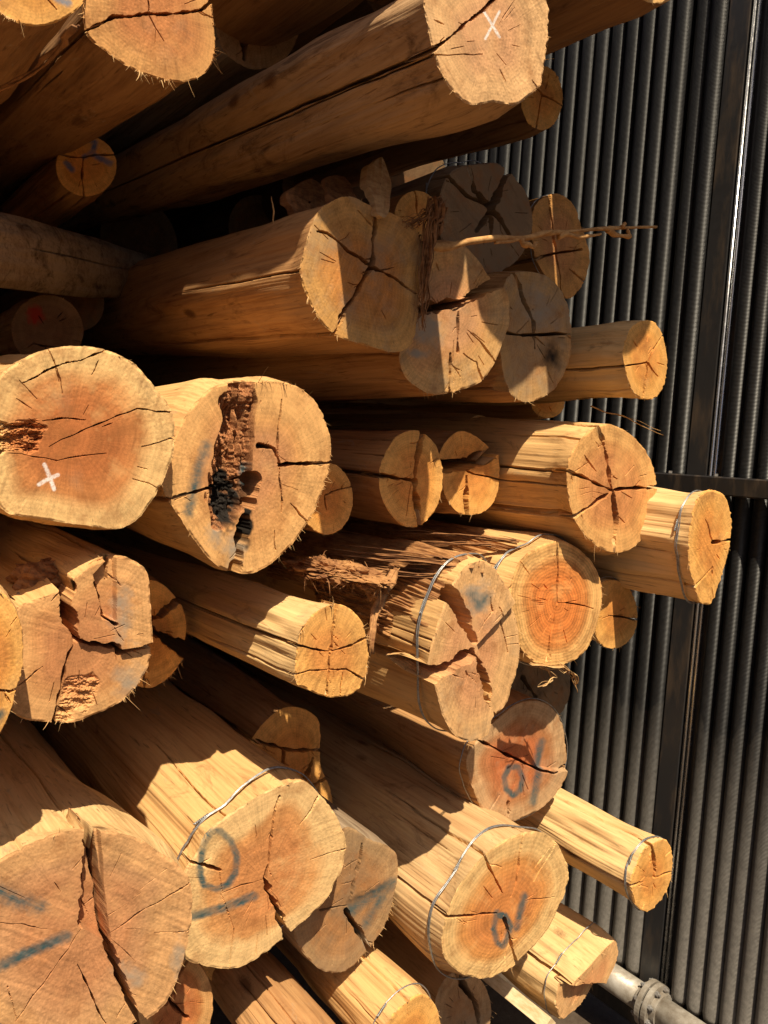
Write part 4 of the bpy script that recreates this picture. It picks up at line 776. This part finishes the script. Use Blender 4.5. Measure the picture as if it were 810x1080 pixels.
def shard(label, poly, Y, dY, th, mat, seed):
    """a flat torn chip of wood: a plate with real thickness, leaning back towards its top"""
    S = spline_closed(poly, 6); c = S.mean(0); n = len(S); r = np.linspace(0.05, 1, 9)
    G = (c+(S-c)*r[:, None, None]).reshape(-1, 2); f = (c[1]-G[:, 1])/40.0
    A = on_y(G, Y+dY*f); nz = 0.004*vn(G[:, 0]*.12, G[:, 1]*.05, seed=seed)+0.0025*vn(G[:, 0]*.5, G[:, 1]*.06, seed=seed+1)
    A[:, 1] += nz; B = A.copy(); B[:, 1] += th+nz*1.5; loc = A.mean(0); m = len(A)
    i, j = np.meshgrid(np.arange(8), np.arange(n), indexing='ij'); j2 = (j+1) % n
    Q1 = np.stack([i*n+j, (i+1)*n+j, (i+1)*n+j2, i*n+j2], -1).reshape(-1, 4); jj = np.arange(n); k2 = (jj+1) % n
    side = np.stack([8*n+jj, m+8*n+jj, m+8*n+k2, 8*n+k2], -1)
    o = mesh_np('wood_chip', np.vstack([A, B])-loc, [Q1, Q1[:, ::-1]+m, side], mat, None, False, tuple(loc)); o['label'] = label; o['category'] = 'wood chip'; return o
shard('upright tan chip of split wood wedged under the chalk-crossed log', [(388, 176), (394, 171), (402, 166), (408, 176), (413, 190), (412, 208), (408, 228), (398, 226), (394, 208), (388, 194)], 1.45, .10, .016, FIBRE, 3)
shard('brown slab chip lying behind the half-shaded log', [(302, 206), (312, 196), (328, 189), (342, 198), (348, 214), (347, 236), (322, 240), (312, 226)], 1.66, .08, .02, BARK, 7)
shard('crumpled brown bark chip beside the upright tan chip', [(342, 192), (352, 185), (364, 187), (372, 202), (380, 218), (366, 226), (352, 220)], 1.56, .12, .015, BARK, 11)
loose('wood_splinter', 'thin upright sliver in the dark gap left of the slab chip', 'splinter', [[P(289, 240, 1.62), P(287, 222, 1.62), P(288, 208, 1.62)]], FIBRE, .003, .0008)
# loose bark lying on the wedge-cracked log and hanging off the half-shaded log: parts of those logs
def bark_on(log, polys, r0, r1, mat, nm='bark_strip', rep=1, spread=0.0, wob=.006):
    mb = MB(); loc = log['loc']
    for p in polys:
        for k in range(rep):
            off = np.array([rg.uniform(-1, 1), rg.uniform(-1, 1), rg.uniform(-.6, .6)])*spread
            q = np.asarray(p)-loc+off*np.linspace(.6, 1.2, len(p))[:, None]
            k_ = rg.choice((.4, .6, 1, 1, 1.8, 2.8)); strand_mesh(mb, q, r0*k_*rg.uniform(.6, 1.1), r1*k_*rg.uniform(.4, 1.2), rg, wob, 12, .28/max(k_, .6), 6)
    o = mb.build(nm, mat, log['root'], True); o['kind'] = 'stuff'; return o
bark_on(R['wedge'], [[P(505, 606, 1.36), P(470, 600, 1.42), P(420, 597, 1.52), P(370, 590, 1.62)], [P(500, 596, 1.36), P(450, 588, 1.45), P(400, 584, 1.55), P(350, 580, 1.68)],
                     [P(480, 610, 1.38), P(440, 608, 1.46), P(390, 604, 1.55)]], .0052, .003, BARK, rep=9, spread=.016, wob=.002)
bark_on(R['wedge'], [[P(415, 602, 1.46), P(402, 628, 1.42), P(391, 655, 1.395), P(393, 692, 1.378)], [P(420, 600, 1.46), P(398, 640, 1.41), P(390, 676, 1.385)]], .0042, .0012, SHRED, 'hanging_strand', rep=4, spread=.004, wob=.004)
def clump(log, c, r, sq, mat, seed, nfz):
    n, m = 110, 60; t, p = np.meshgrid(np.linspace(0, math.pi, m), np.arange(n)*2*math.pi/n, indexing='ij')
    D = np.stack([np.sin(t)*np.cos(p), np.sin(t)*np.sin(p), np.cos(t)], -1).reshape(-1, 3)
    k = 1+.35*vn(D[:, 0]*1.6, D[:, 1]*1.6, D[:, 2]*1.6, seed)+.26*vn(D[:, 0]*4, D[:, 1]*4, D[:, 2]*4, seed+1)+0.20*vn(D[:, 0]*9, D[:, 1]*2, D[:, 2]*9, seed+2)+.14*vn(D[:, 0]*18, D[:, 1]*3, D[:, 2]*18, seed+3)
    V = D*k[:, None]*r*np.array(sq)+np.asarray(c)-log['loc']; i, j = np.meshgrid(np.arange(m-1), np.arange(n), indexing='ij'); j2 = (j+1) % n
    mesh_np('bark_clump', V, [np.stack([i*n+j, (i+1)*n+j, (i+1)*n+j2, i*n+j2], -1).reshape(-1, 4)], mat, log['root'], False)
    mb = MB()
    for q in range(nfz):
        b0 = V[rg.randrange(len(V))]; L_ = rg.uniform(.006, .03); dr = np.array([rg.uniform(-1, 1), rg.uniform(-1, .3), rg.uniform(-1, .6)]); dr /= np.linalg.norm(dr)
        strand_mesh(mb, [b0-dr*.004, b0+dr*L_*.5+np.array([0, 0, rg.uniform(-.3, .2)])*L_, b0+dr*L_+np.array([0, 0, -.4])*L_], rg.uniform(.0005, .0016), .0003, rg, .002, 6, .4, 4)
    mb.build('bark_fuzz', mat, log['root'], True)['kind'] = 'stuff'
clump(R['wedge'], P(372, 606, 1.50), .030, (1.5, 2.6, .5), SHRED, 61, 110)
clump(R['wedge'], P(338, 600, 1.58), .030, (1.4, 2.6, .6), BARK, 71, 90)
clump(R['wedge'], P(398, 622, 1.455), .016, (1.2, 1.4, 1.1), SHRED, 81, 70)
bark_on(R['red'], [[P(545, 571, 1.52), P(500, 566, 1.6), P(455, 563, 1.7), P(410, 562, 1.8)], [P(520, 575, 1.54), P(480, 573, 1.62), P(440, 572, 1.72)]], .005, .003, BARK, rep=6, spread=.012, wob=.003)
bark_on(R['red'], [[P(560, 700, 1.45), P(585, 704, 1.43), P(604, 708, 1.42), P(609, 720, 1.42)], [P(570, 704, 1.45), P(588, 713, 1.43), P(568, 725, 1.43)], [P(592, 700, 1.44), P(606, 712, 1.42), P(608, 728, 1.42)]], .004, .0012, FIBRE, 'torn_splinters', rep=3, spread=.004)
bark_on(R['m'], [[P(462, 210, 1.37), P(452, 222, 1.38), P(440, 232, 1.39), P(424, 236, 1.40)], [P(464, 212, 1.37), P(456, 240, 1.375), P(448, 280, 1.38), P(444, 315, 1.39)], [P(466, 216, 1.37), P(460, 235, 1.37), P(454, 256, 1.38)], [P(458, 214, 1.37), P(450, 240, 1.38), P(446, 300, 1.385), P(443, 345, 1.39)]],
        .0022, .0006, BARK, rep=16, spread=.009, wob=.008)
bark_on(R['a'], [[P(84, 30, 1.29), P(60, 50, 1.36), P(25, 77, 1.47), P(-10, 100, 1.6)]], .007, .006, BARK, rep=2, spread=.003)
bark_on(R['x'], [[P(470, 88, 1.29), P(430, 96, 1.40)]], .0012, .0006, FIBRE, 'torn_splinters', rep=2, spread=.003)
bark_slab(R['wedge'], (458, 670), (512, 593), .02, .62, .013, SHRED, 5, cover=.15)
bark_slab(R['wedge'], (452, 700), (490, 600), .12, .42, .017, SHRED, 15, cover=-.15)
bark_slab(R['red'], (545, 602), (580, 572), .05, .75, .012, SHRED, 25)
bark_slab(R['m'], (428, 230), (447, 272), .0, .25, .007, BARK, 45)
# a lump of bark on top of the five-crack log
def lump(name, label, cat, c, r, mat, sq=(1, 1, .8), seed=1):
    n, m = 40, 24; t, p = np.meshgrid(np.linspace(0, math.pi, m), np.arange(n)*2*math.pi/n, indexing='ij')
    D = np.stack([np.sin(t)*np.cos(p), np.sin(t)*np.sin(p), np.cos(t)], -1).reshape(-1, 3)
    k = 1+.30*vn(D[:, 0]*1.8, D[:, 1]*1.8, D[:, 2]*1.8, seed)+.22*vn(D[:, 0]*4.5, D[:, 1]*4.5, D[:, 2]*4.5, seed+1)+.12*vn(D[:, 0]*11, D[:, 1]*11, D[:, 2]*11, seed+2)
    V = D*k[:, None]*r*np.array(sq); i, j = np.meshgrid(np.arange(m-1), np.arange(n), indexing='ij'); j2 = (j+1) % n
    o = mesh_np(name, V, [np.stack([i*n+j, (i+1)*n+j, (i+1)*n+j2, i*n+j2], -1).reshape(-1, 4)], mat, None, False, tuple(c)); o['label'] = label; o['category'] = cat; return o
lump('bark_lump', 'rough brown lump of bark lying on the trunk behind the five-crack log', 'bark', P(48, 612, 1.55), .036, BARK, (1.25, 1, .8), 3)
lump('bark_crumb', 'small crumb of bark beside the rough brown bark lump', 'bark', P(25, 632, 1.50), .011, GREYBARK, (1.3, 1, .8), 8)
# pale squared timber low in the stack
tm = empty('squared_timber', P(535, 1060, 1.5), 'pale squared timber with one bright edge, under the slanting split log', 'timber', None)
def timber(a, b, w):
    a, b = np.asarray(a), np.asarray(b); V = []
    for q in (a, b):
        for x, z in ((-w, 0), (0, -w*1.0), (w, -w*.1), (.1*w, w*.9)): V.append(q+(x, 0, z))
    mb = MB(); mb.add(V, [(0, 1, 5, 4), (1, 2, 6, 5), (2, 3, 7, 6), (3, 0, 4, 7), (0, 3, 2, 1), (4, 5, 6, 7)]); return mb
t0 = np.array(P(580, 1082, 1.42)); t1 = t0+np.array([0, 2.4, 0])
mb = timber(t0-np.array(tm.location), t1-np.array(tm.location), .022); mb.build('beam', plain_wood('pale_sawn_timber', (0.72, 0.58, 0.36), (0.52, 0.36, 0.18)), tm)
